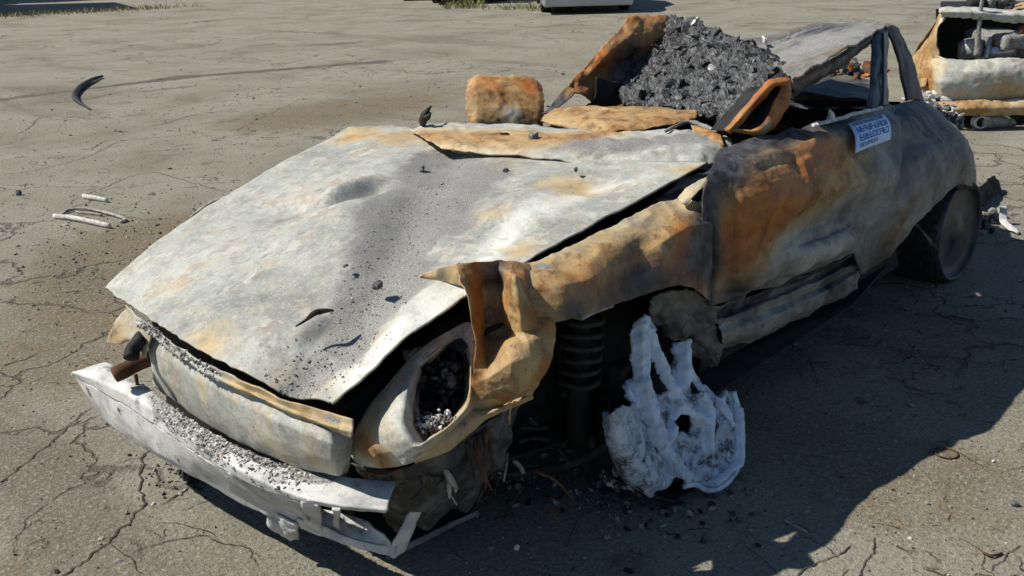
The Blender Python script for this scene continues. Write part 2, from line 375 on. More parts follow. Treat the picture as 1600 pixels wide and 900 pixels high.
def plate(name, outline, holes, ridges, mat, parent, n, res=.005, thick=.02, masks=(), base=(0, 0, 0), pit=.004, dome=0.):   # a cast plate cut to a 3-D outline lying in a plane of normal n
    O = np.array(outline, float); c = O.mean(0); n = np.array(n, float); n /= np.linalg.norm(n)
    a = np.cross([0, 0, 1], n); a /= np.linalg.norm(a); b = np.cross(n, a)
    to = lambda L: [((np.array(p)-c)@a, (np.array(p)-c)@b) for p in L]
    o2 = to(O); h2 = [to(h) for h in holes]
    xs = [p[0] for p in o2]; ys = [p[1] for p in o2]
    nx = int((max(xs)-min(xs))/res)+2; ny = int((max(ys)-min(ys))/res)+2
    ok = {}; v = []; f = []
    def vid(i, j):
        if (i, j) not in ok:
            x, y = min(xs)+i*res, min(ys)+j*res; ok[(i, j)] = len(v)
            jx, jy = mn.noise(Vector((x*60, y*60, 1)))*res*.6, mn.noise(Vector((x*60, y*60, 9)))*res*.6
            v.append(c+a*(x+jx)+b*(y+jy))
        return ok[(i, j)]
    for i in range(nx):
        for j in range(ny):
            p = (min(xs)+(i+.5)*res, min(ys)+(j+.5)*res)
            if not inside(p, o2) or any(inside(p, h) for h in h2): continue
            f.append((vid(i, j), vid(i+1, j), vid(i+1, j+1), vid(i, j+1)))
    P = np.array(v); h = np.zeros(len(P))
    for ra, rb, wd, ht in ridges:
        d, _ = seg_d(P, ra, rb); h = np.maximum(h, ht*np.clip(1.25*np.exp(-(d/wd)**2), 0, 1))
    soot = np.clip(1-h/.018, 0, 1)  # darker between the ridges: recess shade painted into the mask
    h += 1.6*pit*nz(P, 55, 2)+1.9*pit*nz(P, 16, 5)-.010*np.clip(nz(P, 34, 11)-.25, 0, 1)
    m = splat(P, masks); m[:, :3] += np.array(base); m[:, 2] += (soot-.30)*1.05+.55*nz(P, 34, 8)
    P = P+n*h[:, None]
    me = mesh(name, P, f); setmask(me, m); o = link(name, me, mat, parent)
    s = o.modifiers.new('solid', 'SOLIDIFY'); s.thickness = thick; s.offset = -1
    sm = o.modifiers.new('smooth', 'SMOOTH'); sm.iterations = 6; sm.factor = .5
    return o
def scatter_on(o, n, size, fl, want, lift=.3):    # spots on a mesh object's faces where want(point) is true
    me = o.data; out = []; ps = me.polygons; k = len(ps); tries = 0
    while len(out) < n and tries < n*60:
        tries += 1
        p = ps[rng.randrange(k)].center
        if rng.random() < want(p):
            s = size*rng.uniform(.4, 1)**1.5*1.4
            out.append((p+Vector((rng.uniform(-.004, .004), rng.uniform(-.004, .004), s*fl*lift)), s, fl))
    return out

# ------------------------------------------------------------------ ground
def build_ground():
    xs = np.concatenate([-np.geomspace(1, 220, 26)[::-1]-14, np.linspace(-14.5, 3.2, 140), np.geomspace(1, 60, 12)+3.2])
    ys = np.concatenate([-np.geomspace(1, 220, 24)[::-1]-13, np.linspace(-13.5, 3.5, 140), np.geomspace(1, 60, 12)+3.5])
    X, Y = np.meshgrid(xs, ys, indexing='ij'); P = np.stack([X, Y, 0*X], 2).reshape(-1, 3); nu, nv = len(xs), len(ys)
    f = [(i*nv+j, (i+1)*nv+j, (i+1)*nv+j+1, i*nv+j+1) for i in range(nu-1) for j in range(nv-1)]
    me = mesh('ground', P, f)
    m = splat(P, [
        (RU, (-0.247,-2.612,0.000), .75, .85), (RU, (-0.767,-2.830,0.000), .5, .5), (RU, (0.802,-1.526,0.000), .5, .6), (RU, (1.027,-0.257,0.000), .25, .35), (RU, (1.031,-0.724,0.000), .2, .3), (RU, (1.376,-0.291,0.000), .18, .6), (RU, (0.358,-2.078,0.000), .5, .4),
        (RU, ((-2.965,-5.412,0.000), (-4.756,-5.316,0.000)), .8, .6), (RU, (-0.369,1.423,0.000), .35, .38), (RU, (-0.263,1.193,0.000), .2, .25), (RU, (-9.581,-13.266,0.000), 3, .3),
        (RU, (-1.5, 1., 0), .9, .45), (RU, (-3.756,-5.119,0.000), .9, .4), (RU, (-0.703,1.503,0.000), .3, .25),
        (AS, (-0.292,1.356,0.000), .07, .9), (AS, (-5.771,-0.037,0.000), .8, .5), (AS, (-1.240,-5.505,0.000), 1.2, .35), (AS, (0.654,0.570,0.000), .15, .4), (AS, (0.357,0.967,0.000), .3, .4), (AS, (-1.122,1.432,0.000), .25, .5), (AS, (-3.948,-8.334,0.000), 2.5, .35),
        (DK, ((-2.077,-9.041,0.000), (-4.137,-8.937,0.000)), .15, .85), (DK, ((-4.137,-8.937,0.000), (-6.410,-7.936,0.000)), .18, .85), (DK, ((-1.785,-8.316,0.000), (-3.832,-8.141,0.000)), .12, .6), (DK, ((-6.001,-11.222,0.000), (-9.695,-9.100,0.000)), .3, .5), (DK, ((-3.668,-13.000,0.000), (-7.484,-11.889,0.000)), .3, .45), (DK, ((-6.410,-7.936,0.000), (-9.641,-7.716,0.000)), .2, .4), (DK, ((-1.286,-7.075,0.000), (-2.789,-7.629,0.000)), .14, .3), (DK, ((-2.789,-7.629,0.000), (-5.670,-6.509,-0.000)), .2, .28), (DK, (-.2, .2, 0), .9, .5), (DK, (-1.6, 0, 0), 1.2, .5), (DK, (.75, .2, 0), .35, .3), (DK, (0.851,-0.381,0.000), .06, .7)])  # broad blots under the car: burn residue, also deepening its shadow
    setmask(me, m)
    return tag(link('ground', me, GROUND, None, False), kind='structure')
build_ground()

def cracks():
    L = [
      ([(0.821,-0.657,0.003), (0.934,-0.504,0.003), (1.033,-0.310,0.003), (1.129,-0.246,0.003), (1.228,-0.197,0.003), (1.337,-0.152,0.003), (1.427,-0.097,0.003)], .011),
      ([(0.807,-1.062,0.003), (0.935,-0.981,0.003), (1.029,-0.910,0.003), (1.143,-0.838,0.003), (1.243,-0.776,0.003), (1.377,-0.724,0.003)], .008),
      ([(0.865,-0.319,0.003), (0.941,-0.280,0.003), (0.999,-0.269,0.003)], .007),
      ([(1.174,-0.124,0.003), (1.097,-0.096,0.003), (1.012,-0.042,0.003), (0.970,0.065,0.003), (0.957,0.136,0.003), (0.987,0.201,0.003)], .006),
      ([(1.189,-0.221,0.003), (1.186,-0.102,0.003), (1.201,0.010,0.003)], .005),
      ([(1.054,-0.206,0.003), (0.996,-0.101,0.003), (0.975,0.011,0.003)], .004),
      ([(0.724,-1.692,0.003), (0.804,-1.692,0.003), (0.880,-1.688,0.003)], .012),
      ([(-0.160,1.363,0.003), (-0.069,1.388,0.003), (0.024,1.404,0.003), (0.107,1.432,0.003)], .006),
      ([(0.153,1.279,0.003), (0.056,1.300,0.003), (-0.011,1.320,0.003), (-0.091,1.336,0.003)], .006),
      ([(0.090,1.118,0.003), (0.119,1.181,0.003), (0.162,1.248,0.003)], .004),
      ([(-0.735,1.520,0.003), (-0.791,1.548,0.003), (-0.891,1.591,0.003)], .004),
      ([(-0.186,1.642,0.003), (-0.281,1.651,0.003), (-0.371,1.670,0.003)], .005),
      ([(-0.543,-5.227,0.003), (-0.703,-5.177,0.003), (-0.946,-5.195,0.003), (-1.259,-5.331,0.003), (-1.663,-5.657,0.003), (-1.939,-5.587,0.003), (-2.354,-5.375,0.003)], .010),
      ([(-1.255,-6.731,0.003), (-1.505,-6.993,0.003), (-1.771,-7.404,0.003), (-2.014,-7.537,0.003)], .012),
      ([(-1.354,-5.526,0.003), (-1.584,-5.772,0.003), (-1.696,-5.797,0.003)], .012),
      ([(-0.419,-3.949,0.003), (-0.590,-4.091,0.003), (-0.830,-4.224,0.003), (-1.100,-4.386,0.003), (-1.263,-4.328,0.003), (-1.256,-3.851,0.003), (-1.250,-3.415,0.003)], .009),
      ([(-1.492,-5.122,0.003), (-1.648,-5.064,0.003), (-1.853,-4.940,0.003), (-1.972,-4.855,0.003)], .010),
      ([(-2.122,-6.082,0.003), (-2.376,-6.147,0.003), (-2.812,-6.330,0.003), (-3.230,-6.214,0.003)], .010),
      ([(-2.049,-8.972,0.003), (-2.545,-9.175,0.003), (-3.114,-8.980,0.003), (-4.125,-8.915,0.003), (-5.157,-8.418,0.003), (-6.486,-8.024,0.003)], .014),
      ([(-1.847,-8.468,0.003), (-2.232,-8.458,0.003), (-2.510,-8.178,0.003), (-3.247,-8.496,0.003)], .014),
      ([(-8.448,-13.271,0.003), (-8.571,-12.495,0.003), (-8.719,-11.448,0.003)], .05),
      ([(-6.711,-11.285,0.003), (-7.258,-11.222,0.003)], .06), ([(-8.403,-16.341,0.003), (-9.464,-16.460,0.003)], .09), ([(-7.642,-14.922,0.003), (-7.757,-14.416,0.003)], .06),
      ([(-6.919,-16.123,0.003), (-7.042,-15.873,0.003)], .05), ([(-1.850,-7.046,0.003), (-1.959,-7.122,0.003)], .03), ([(-1.923,-6.215,0.003), (-1.937,-6.038,0.003)], .04),
    ]
    for pts, wd in L:
        P = crom(np.array(pts), len(pts)*14); T = np.gradient(P, axis=0); T /= np.linalg.norm(T, axis=1)[:, None]
        S = np.stack([-T[:, 1], T[:, 0], 0*T[:, 0]], 1); v = []; f = []; k = len(P)
        for i in range(k):
            j = mn.noise(Vector(P[i])*16)*wd*2.2+mn.noise(Vector(P[i])*55)*wd*.8
            e = min(1, i/5, (k-1-i)/5); h = wd*.5*e*(.35+.9*abs(mn.noise(Vector(P[i])*23+Vector((5, 0, 0)))))
            c = P[i]+S[i]*j; c[2] = .003; v += [c-S[i]*h, c+S[i]*h]
        for i in range(k-1): f.append((2*i, 2*i+1, 2*i+3, 2*i+2))
        tag(link('crack', mesh('crack', v, f), CRACK, None, False), kind='structure')
cracks()

def gravel():
    sp = []
    for _ in range(5200):
        u = rng.random(); d = 1.0+9*u**1.6; a = R(-137.4)+R(rng.uniform(-31, 31)); p = (2.14+d*1.25*math.cos(a), 2.19+d*1.25*math.sin(a), 0)
        s = rng.uniform(.0015, .0045)*(1+d*.10)*(2.2 if rng.random() < .04 else 1)
        sp.append(((p[0], p[1], s*.2), s, .6))
    for c, r, n, s0 in (((-0.276,-2.665,0.000), .45, 260, .010), ((0.258,-2.223,0.000), .4, 120, .008), ((0.851,-0.381,0.000), .07, 90, .008), ((-0.313,1.356,0.000), .2, 60, .004), ((-0.813,-3.114,0.000), .5, 120, .010)):
        for _ in range(n):
            s = s0*rng.uniform(.3, 1); sp.append(((c[0]+rng.gauss(0, r), c[1]+rng.gauss(0, r), s*.25), s, .6))
    o = chunks('gravel', sp, None, None, [STONE, ASH, CRACK]); tag(o, 'small loose grit and gravel strewn over the worn asphalt', 'gravel', kind='stuff')
gravel()

# ------------------------------------------------------------------ the burnt car in front
car = tag(empty('burnt_car'), 'large burnt-out crashed sports car with ash-grey hood and rusty caved-in roof', 'burnt car')

# hidden inner shell: floor, bulkhead and inner wings keep the daylight out of the body
def sheet(name, pts, mat=SOOTSHADE, th=.01):
    o = link(name, mesh(name, pts, [tuple(range(len(pts)))]), mat, car, False)
    s = o.modifiers.new('solid', 'SOLIDIFY'); s.thickness = th; s.offset = 0; return o
sheet('floor_pan', [(.62, -.52, .2), (.62, .5, .2), (-.3, .75, .16), (-1.3, .77, .18), (-2.75, .56, .22), (-2.75, -.56, .22), (-1.3, -.7, .14), (-.3, -.68, .14)])
sheet('bulkhead', [(-.42, -.66, .14), (-.42, .66, .14), (-.5, .62, .83), (-.5, -.6, .80)])
sheet('inner_wing', [(.86, .40, .30), (.86, .46, .50), (.3, .54, .68), (-.42, .56, .78), (-.42, .55, .16), (.3, .50, .16)])
sheet('inner_wing', [(.86, -.36, .30), (.86, -.42, .50), (.3, -.60, .66), (-.42, -.66, .74), (-.42, -.60, .16), (.3, -.52, .16)])
patch('inner_wing', [[(.62, .50, .60), (.56, .52, .64), (.36, .53, .69), (.02, .54, .72), (-.30, .55, .76), (-.45, .55, .78)], [(.62, .62, .60), (.56, .66, .64), (.36, .72, .70), (.02, .735, .735), (-.25, .735, .775), (-.42, .72, .79)]], 8, 40, SOOTSHADE, car, .004, ((.004, 12.),))
patch('roof_light_block', [  # added unseen sheet closing a light gap between heap and roof
  [(-0.754,0.520,0.900), (-0.910,0.483,0.920), (-1.161,0.401,0.945), (-1.366,0.336,0.990), (-1.409,0.354,1.020), (-1.447,0.347,1.030), (-1.866,-0.007,1.025), (-2.030,-0.252,1.045)],
  [(-0.737,0.540,0.909), (-0.798,0.550,0.950), (-0.868,0.560,0.996), (-0.939,0.570,1.040), (-1.062,0.559,1.053), (-1.343,0.401,1.040), (-2.218,-0.169,1.020), (-2.163,-0.274,1.020)]], 6, 50, SOOTSHADE, car, .004, ((.003, 12.),))
sheet('quarter_inner', [(-1.45, -.58, .2), (-1.45, -.58, .74), (-1.7, -.59, .83), (-2.4, -.60, .835), (-3.0, -.52, .76), (-3.0, -.52, .3)])
sheet('door_inner', [(-.40, .66, .16), (-1.9, .70, .16), (-1.9, .58, .76), (-.48, .60, .80)])
sheet('front_light_block', [(.86, -.40, .2), (.86, .46, .2), (.86, .46, .56), (.86, -.40, .57)])  # added unseen sheet that stops sun slipping under the hood edge
sheet('rear_bulkhead', [(-2.0, -.62, .15), (-2.0, .62, .15), (-2.1, .56, .82), (-2.1, -.58, .74)])

# hood: thin buckled sheet with an ash-filled furrow along it
HV = [(0.996,0.449,0.600), (0.847,0.455,0.680), (0.647,0.363,0.730), (0.316,0.122,0.780), (-0.164,-0.207,0.830)]
def hood_disp(P):
    h = np.zeros(len(P))
    for i in range(4):
        d, _ = seg_d(P, HV[i], HV[i+1]); h = np.minimum(h, -.024*np.exp(-(d/(.045+.02*i))**2))
    h += fold(P, (0.427,-0.180,0.770), (0.131,-0.162,0.810), .036, .05)
    h += fold(P, (0.905,0.350,0.680), (0.783,0.352,0.700), .007, .03)
    h += fold(P, (0.273,0.285,0.770), (-0.077,0.293,0.820), -.014, .09)
    h += fold(P, (0.850,0.525,0.660), (0.519,0.482,0.720), -.012, .06)
    for c, r, a in (((0.471,-0.264,0.760), .10, -.022), ((0.383,-0.025,0.780), .12, .024), ((0.855,-0.008,0.690), .16, .007), ((0.951,0.442,0.640), .07, -.014), ((0.918,-0.066,0.660), .1, -.01),
                    ((0.169,0.432,0.790), .13, .016), ((-0.136,0.442,0.830), .10, -.012), ((-0.149,-0.518,0.840), .09, .015), ((0.825,0.666,0.620), .08, .01)):
        h += 1.15*a*np.exp(-(np.linalg.norm(P-np.array(c), axis=1)/r)**2)
    return h
hood = patch('hood', [
  [(0.935,-0.519,0.600), (0.995,-0.186,0.615), (1.029,0.102,0.615), (1.026,0.281,0.605), (1.000,0.417,0.590), (0.952,0.551,0.570)],
  [(0.833,-0.551,0.635), (0.898,-0.181,0.655), (0.930,0.103,0.660), (0.927,0.287,0.650), (0.892,0.409,0.625), (0.874,0.570,0.610)],
  [(0.702,-0.608,0.670), (0.783,-0.216,0.690), (0.808,0.067,0.690), (0.816,0.267,0.680), (0.792,0.420,0.660), (0.781,0.581,0.650)],
  [(0.462,-0.650,0.737), (0.562,-0.185,0.755), (0.614,0.147,0.755), (0.617,0.329,0.735), (0.604,0.457,0.725), (0.595,0.607,0.720)],
  [(0.134,-0.747,0.790), (0.254,-0.272,0.800), (0.325,0.051,0.795), (0.337,0.249,0.775), (0.343,0.450,0.768), (0.363,0.628,0.768)],
  [(-0.090,-0.794,0.825), (-0.001,-0.397,0.835), (0.083,-0.070,0.830), (0.097,0.193,0.815), (0.064,0.437,0.810), (0.020,0.632,0.812)],
  [(-0.236,-0.817,0.850), (-0.343,-0.611,0.860), (-0.217,-0.244,0.845), (-0.265,0.080,0.850), (-0.364,0.343,0.855), (-0.459,0.625,0.862)]],
  190, 170, HOODM, car, .005, ((.006, 3.2), (.0018, 11.)), [
  (PA, ((0.910,0.546,0.600), (0.572,0.580,0.720)), .06, .62), (PA, ((0.397,0.501,0.760), (-0.073,0.420,0.820)), .08, .62), (PA, ((-0.073,0.420,0.820), (-0.353,0.566,0.860)), .06, .35), (PA, (0.372,0.047,0.780), .08, .4), (DK, (0.841,-0.276,0.665), .14, .3), (DK, (0.684,-0.173,0.720), .12, .12), (RU, (-0.166,-0.467,0.850), .12, .4), (RU, (-0.088,0.045,0.840), .10, .4), (RU, (-0.111,0.340,0.830), .10, .35), (RU, (0.229,0.293,0.780), .06, .35), (RU, (0.948,0.459,0.620), .07, .3), (RU, (1.004,0.127,0.630), .08, .3), (DK, (0.707,0.543,0.690), .05, .15),
  (AS, (HV[0], HV[1]), .06, .8), (AS, (HV[1], HV[2]), .08, .78), (AS, (HV[2], HV[3]), .13, .74), (AS, (HV[3], HV[4]), .15, .72), (DK, (HV[0], HV[1]), .03, .3), (DK, (HV[1], HV[2]), .035, .3), (DK, (HV[2], HV[3]), .05, .3), (AS, (-0.036,0.094,0.840), .16, .45), (AS, (0.123,0.084,0.810), .12, .35), (AS, (0.253,0.266,0.790), .10, .35),
  (AS, (-0.281,0.202,0.850), .10, .4), (AS, (-0.438,0.389,0.860), .12, .4), (AS, (0.584,0.412,0.740), .08, .3),
  (RU, (-0.180,-0.696,0.850), .10, .75), (RU, (-0.273,-0.517,0.850), .07, .35), (RU, (0.201,0.390,0.790), .05, .3), (RU, (-0.073,0.420,0.820), .10, .32), (RU, (0.340,0.582,0.770), .06, .35), (RU, (0.945,0.541,0.580), .05, .2), (RU, (1.012,0.400,0.610), .06, .25), (RU, (-0.386,0.613,0.860), .07, .4), (RU, (1.015,0.171,0.620), .05, .2),
  (DK, (0.471,-0.264,0.760), .05, .42), (DK, (0.942,0.453,0.640), .04, .45), (DK, ((0.340,-0.198,0.780), (0.147,-0.155,0.810)), .012, .6), (DK, (0.485,-0.166,0.760), .10, .2), (RU, (0.767,0.427,0.680), .06, .25), (RU, (0.872,-0.205,0.670), .08, .22), (RU, (0.332,-0.335,0.790), .08, .25), (DK, ((0.895,0.350,0.685), (0.799,0.360,0.700)), .015, .4), (DK, (0.529,0.401,0.740), .03, .35)],  # dark splats on the dent and fold paint their crease shade
  disp=hood_disp, edge=.004, lin=.35, fold_=((.007, 3.0), (.005, 7.)))

# lock panel between hood and front panel: ash-filled gutter
lock = patch('lock_panel', [
  [(0.961,-0.357,0.592), (1.004,-0.095,0.590), (1.025,0.122,0.585), (1.016,0.285,0.575), (0.998,0.421,0.560), (0.966,0.519,0.550), (0.937,0.598,0.540)],
  [(0.965,-0.330,0.575), (1.008,-0.076,0.573), (1.024,0.131,0.567), (1.014,0.291,0.556), (0.996,0.427,0.542), (0.970,0.533,0.532), (0.944,0.605,0.525)],
  [(0.982,-0.259,0.575), (1.017,-0.039,0.570), (1.034,0.160,0.565), (1.020,0.312,0.553), (1.000,0.445,0.538), (0.978,0.554,0.528), (0.954,0.612,0.520)],
  [(0.977,-0.213,0.555), (0.998,-0.037,0.550), (1.011,0.148,0.545), (1.004,0.304,0.535), (0.988,0.439,0.520), (0.966,0.548,0.510), (0.955,0.607,0.505)]],
  24, 110, STEEL, car, .004, ((.004, 14.),), [(AS, ((0.977,-0.198,0.570), (1.003,0.181,0.560)), .035, .95), (AS, ((1.003,0.181,0.560), (0.955,0.570,0.530)), .012, .5), (RU, ((1.009,0.282,0.550), (0.949,0.584,0.520)), .05, .5), (DK, ((1.017,0.077,0.570), (0.942,0.576,0.530)), .008, .8)], edge=.002)
# front panel: pale heat-bleached sheet
patch('front_panel', [
  [(0.970,-0.222,0.543), (0.990,0.024,0.543), (1.000,0.245,0.541), (0.990,0.428,0.522), (0.965,0.545,0.507), (0.900,0.528,0.475)],
  [(0.980,-0.215,0.505), (1.005,0.011,0.512), (1.015,0.229,0.507), (1.005,0.420,0.498), (0.975,0.566,0.483), (0.900,0.532,0.446)],
  [(0.980,-0.218,0.447), (1.000,-0.013,0.449), (1.010,0.209,0.451), (1.000,0.403,0.444), (0.970,0.558,0.440), (0.900,0.520,0.405)],
  [(0.955,-0.273,0.366), (0.975,-0.045,0.365), (0.980,0.171,0.359), (0.970,0.360,0.361), (0.945,0.525,0.377), (0.880,0.480,0.343)]],
  44, 90, STEEL, car, .004, ((.003, 6.),), [(RU, (1.000,0.089,0.498), .05, .35), (RU, (1.000,-0.107,0.513), .05, .3), (RU, (1.000,0.346,0.407), .08, .4), (RU, (0.970,0.503,0.408), .05, .4), (DK, (0.930,0.538,0.436), .035, .6), (AS, (0.980,0.201,0.366), .03, .6)], base=(-.06, -.1, -.16), out=(1, 0, 0), edge=.003, lin=.6, fold_=((.009, 5.), (.004, 12.)))

# bumper: bent alloy channel, broken open at the driver's end
bump = patch('bumper', [
  [(1.028,-0.553,0.365), (0.975,-0.515,0.380), (0.981,-0.334,0.385), (1.003,-0.154,0.385), (1.018,0.046,0.380), (1.009,0.204,0.370), (0.984,0.340,0.360), (0.949,0.444,0.355), (0.903,0.528,0.350), (0.843,0.610,0.345)],
  [(1.044,-0.552,0.365), (1.025,-0.475,0.380), (1.022,-0.292,0.385), (1.026,-0.125,0.380), (1.036,0.075,0.375), (1.032,0.237,0.365), (1.012,0.367,0.355), (0.981,0.473,0.350), (0.933,0.553,0.345), (0.871,0.633,0.340)],
  [(1.051,-0.581,0.355), (1.047,-0.453,0.370), (1.041,-0.277,0.375), (1.041,-0.110,0.370), (1.055,0.118,0.365), (1.054,0.269,0.355), (1.041,0.392,0.345), (1.016,0.505,0.338), (0.971,0.586,0.332), (0.916,0.667,0.328)],
  [(1.044,-0.602,0.340), (1.046,-0.455,0.345), (1.042,-0.284,0.340), (1.045,-0.111,0.335), (1.052,0.093,0.330), (1.052,0.252,0.325), (1.040,0.377,0.325), (1.016,0.498,0.325), (0.970,0.583,0.322), (0.916,0.658,0.318)]],
  30, 150, ALLOY, car, .004, ((.0015, 9.),), [
  (AS, ((1.021,-0.107,0.380), (1.025,0.158,0.370)), .045, .9), (AS, ((1.029,0.164,0.370), (0.960,0.481,0.350)), .028, .75), (AS, ((0.990,-0.467,0.380), (0.998,-0.164,0.380)), .03, .65), (RU, (1.051,0.210,0.360), .025, .6), (DK, (0.988,0.075,0.390), .03, .4), (DK, (1.000,-0.409,0.380), .03, .45), (AS, ((0.972,0.449,0.355), (0.884,0.596,0.345)), .02, .4), (DK, ((1.060,-0.484,0.370), (1.036,-0.133,0.370)), .008, .4), (DK, (0.968,0.420,0.360), .012, .8), (DK, (0.959,0.504,0.350), .012, .7)], edge=.004, lin=.75, fold_=((.004, 8.), (.002, 24.)))
patch('bumper_face', [
  [(1.042,-0.607,0.338), (1.044,-0.460,0.343), (1.040,-0.288,0.338), (1.043,-0.115,0.333), (1.051,0.089,0.328), (1.050,0.249,0.323), (1.037,0.373,0.322), (1.013,0.484,0.322)],
  [(1.038,-0.601,0.332), (1.041,-0.460,0.305), (1.042,-0.283,0.295), (1.040,-0.123,0.285), (1.037,0.055,0.280), (1.026,0.195,0.270), (1.009,0.319,0.265), (0.980,0.430,0.260)],
  [(1.037,-0.595,0.325), (1.035,-0.463,0.265), (1.036,-0.288,0.245), (1.032,-0.139,0.235), (1.016,0.013,0.225), (1.001,0.144,0.215), (0.977,0.262,0.205), (0.950,0.380,0.200)],
  [(1.035,-0.588,0.318), (1.031,-0.454,0.235), (1.026,-0.295,0.210), (1.016,-0.161,0.205), (1.003,-0.010,0.195), (0.990,0.126,0.180), (0.970,0.248,0.170), (0.948,0.373,0.170)]],
  30, 110, ALLOY, car, .004, ((.002, 6.),), [(DK, (1.028,-0.509,0.320), .025, .8), (DK, ((1.027,-0.494,0.310), (1.023,-0.432,0.270)), .012, .7), (DK, (1.037,-0.323,0.310), .015, .55), (DK, (1.037,-0.293,0.290), .012, .5), (RU, (1.026,0.107,0.270), .04, .5), (RU, (1.011,0.116,0.220), .03, .3), (DK, (1.026,-0.052,0.250), .02, .6), (DK, (0.985,0.291,0.230), .03, .5), (DK, ((1.026,-0.191,0.230), (0.988,0.239,0.220)), .012, .35)], base=(-.1, -.1, 0), out=(1, 0, 0), edge=.004, lin=.75, fold_=((.006, 6.), (.003, 18.)))
patch('bumper_flange', [
  [(0.962,0.366,0.200), (0.929,0.417,0.190), (0.897,0.473,0.165), (0.870,0.536,0.160), (0.848,0.572,0.155), (0.827,0.586,0.170)],
  [(0.955,0.362,0.180), (0.927,0.416,0.165), (0.898,0.472,0.150), (0.872,0.537,0.145), (0.853,0.573,0.140), (0.843,0.592,0.145)],
  [(0.950,0.359,0.165), (0.926,0.416,0.155), (0.898,0.472,0.143), (0.873,0.537,0.138), (0.855,0.572,0.133), (0.848,0.588,0.135)]], 10, 50, ALLOY, car, .005, ((.003, 20.),), (), out=(1, 0, 0), edge=.003)
patch('bumper_tray', [
  [(0.914,0.350,0.210), (0.877,0.415,0.200), (0.844,0.484,0.190), (0.846,0.557,0.180)],
  [(0.922,0.384,0.195), (0.893,0.445,0.180), (0.856,0.509,0.170), (0.842,0.579,0.160)],
  [(0.924,0.409,0.175), (0.898,0.473,0.160), (0.869,0.534,0.153), (0.851,0.574,0.150)]], 16, 30, ALLOY, car, .005, ((.006, 20.),), [(DK, (0.851,0.446,0.200), .06, .5), (RU, (0.864,0.473,0.190), .04, .5)], base=(.1, .3, .1))
patch('bumper_web', [[(1.018,0.482,0.325), (1.003,0.529,0.325)], [(0.981,0.435,0.250), (0.966,0.482,0.250)], [(0.953,0.397,0.190), (0.939,0.433,0.180)]], 12, 8, ALLOY, car, .008, ((.004, 20.),), [(DK, (0.973,0.448,0.260), .03, .5)], out=(1, 0, 0))
patch('bumper_web', [[(0.986,0.558,0.325), (0.977,0.577,0.325)], [(0.939,0.498,0.250), (0.940,0.514,0.250)], [(0.912,0.446,0.190), (0.902,0.460,0.180)]], 12, 6, ALLOY, car, .008, ((.004, 20.),), [(DK, (0.933,0.496,0.260), .02, .7)], out=(1, 0, 0))
patch('bumper_end', [
  [(0.775,0.614,0.270), (0.773,0.614,0.255), (0.773,0.616,0.245)],
  [(0.811,0.607,0.235), (0.798,0.613,0.215), (0.787,0.613,0.215)],
  [(0.838,0.591,0.185), (0.815,0.600,0.170), (0.800,0.599,0.180)],
  [(0.850,0.572,0.140), (0.840,0.580,0.120), (0.817,0.590,0.130)]], 40, 14, ALLOY, car, .006, ((.005, 20.),), [(DK, (0.811,0.604,0.200), .03, .45)], out=(.5, .8, 0), edge=.004)
patch('melted_flap', [
  [(0.980,0.246,0.200), (0.972,0.280,0.195), (0.964,0.322,0.190), (0.960,0.359,0.185)],
  [(0.968,0.238,0.150), (0.955,0.266,0.140), (0.950,0.306,0.135), (0.946,0.339,0.140)],
  [(0.943,0.240,0.100), (0.930,0.256,0.085), (0.926,0.277,0.080), (0.922,0.304,0.090)]], 26, 26, ALLOY, car, .006, ((.01, 16.), (.004, 40.)), (), base=(-.1, -.2, -.2), out=(1, 0, 0), edge=.008)
patch('undertray', [[(0.767,0.452,0.035), (0.610,0.479,0.040), (0.474,0.503,0.045)], [(0.762,0.460,0.020), (0.607,0.485,0.025), (0.468,0.504,0.030)]], 4, 30, DARKSTEEL, car, .004, ((.003, 20.),), (), out=(1, .5, 0))
sheet('undertray', [(0.770,0.455,0.030), (0.470,0.499,0.035), (.3, .3, .05), (.55, -.3, .10), (.86, -.3, .16)], SOOTSHADE, .006)

# headlight shell at the tip of the wing
HO = [(0.700,0.538,0.595), (0.760,0.526,0.552), (0.830,0.524,0.507), (0.875,0.519,0.456), (0.885,0.509,0.412), (0.885,0.533,0.383), (0.880,0.620,0.401), (0.860,0.698,0.435), (0.790,0.719,0.448), (0.670,0.700,0.467), (0.630,0.682,0.537), (0.600,0.650,0.609), (0.575,0.611,0.658), (0.600,0.570,0.638), (0.650,0.546,0.615)]
HM = [(0.715,0.565,0.591), (0.800,0.602,0.581), (0.875,0.630,0.550), (0.910,0.634,0.509), (0.915,0.629,0.470), (0.910,0.643,0.450), (0.890,0.691,0.456), (0.865,0.730,0.473), (0.800,0.749,0.492), (0.685,0.716,0.499), (0.645,0.689,0.553), (0.610,0.651,0.608), (0.580,0.605,0.641), (0.605,0.569,0.623), (0.655,0.557,0.603)]
HI = [(0.700,0.562,0.570), (0.765,0.605,0.556), (0.815,0.647,0.531), (0.840,0.674,0.510), (0.850,0.697,0.495), (0.848,0.710,0.483), (0.845,0.721,0.482), (0.830,0.727,0.490), (0.770,0.731,0.502), (0.690,0.705,0.514), (0.645,0.674,0.554), (0.610,0.638,0.593), (0.595,0.601,0.620), (0.610,0.571,0.605), (0.660,0.573,0.592)]
HB = [(0.620,0.496,0.496), (0.660,0.519,0.479), (0.700,0.553,0.457), (0.720,0.580,0.439), (0.730,0.598,0.425), (0.730,0.607,0.418), (0.730,0.620,0.422), (0.720,0.628,0.434), (0.680,0.636,0.451), (0.630,0.627,0.479), (0.590,0.598,0.512), (0.560,0.566,0.539), (0.540,0.524,0.555), (0.550,0.506,0.541), (0.580,0.503,0.526)]
HM = [tuple(.42*np.array(a)+.58*np.array(b)+np.array((.006, .002, .006))) for a, b in zip(HM, HI)]
close = lambda L: list(L)+[L[0]]
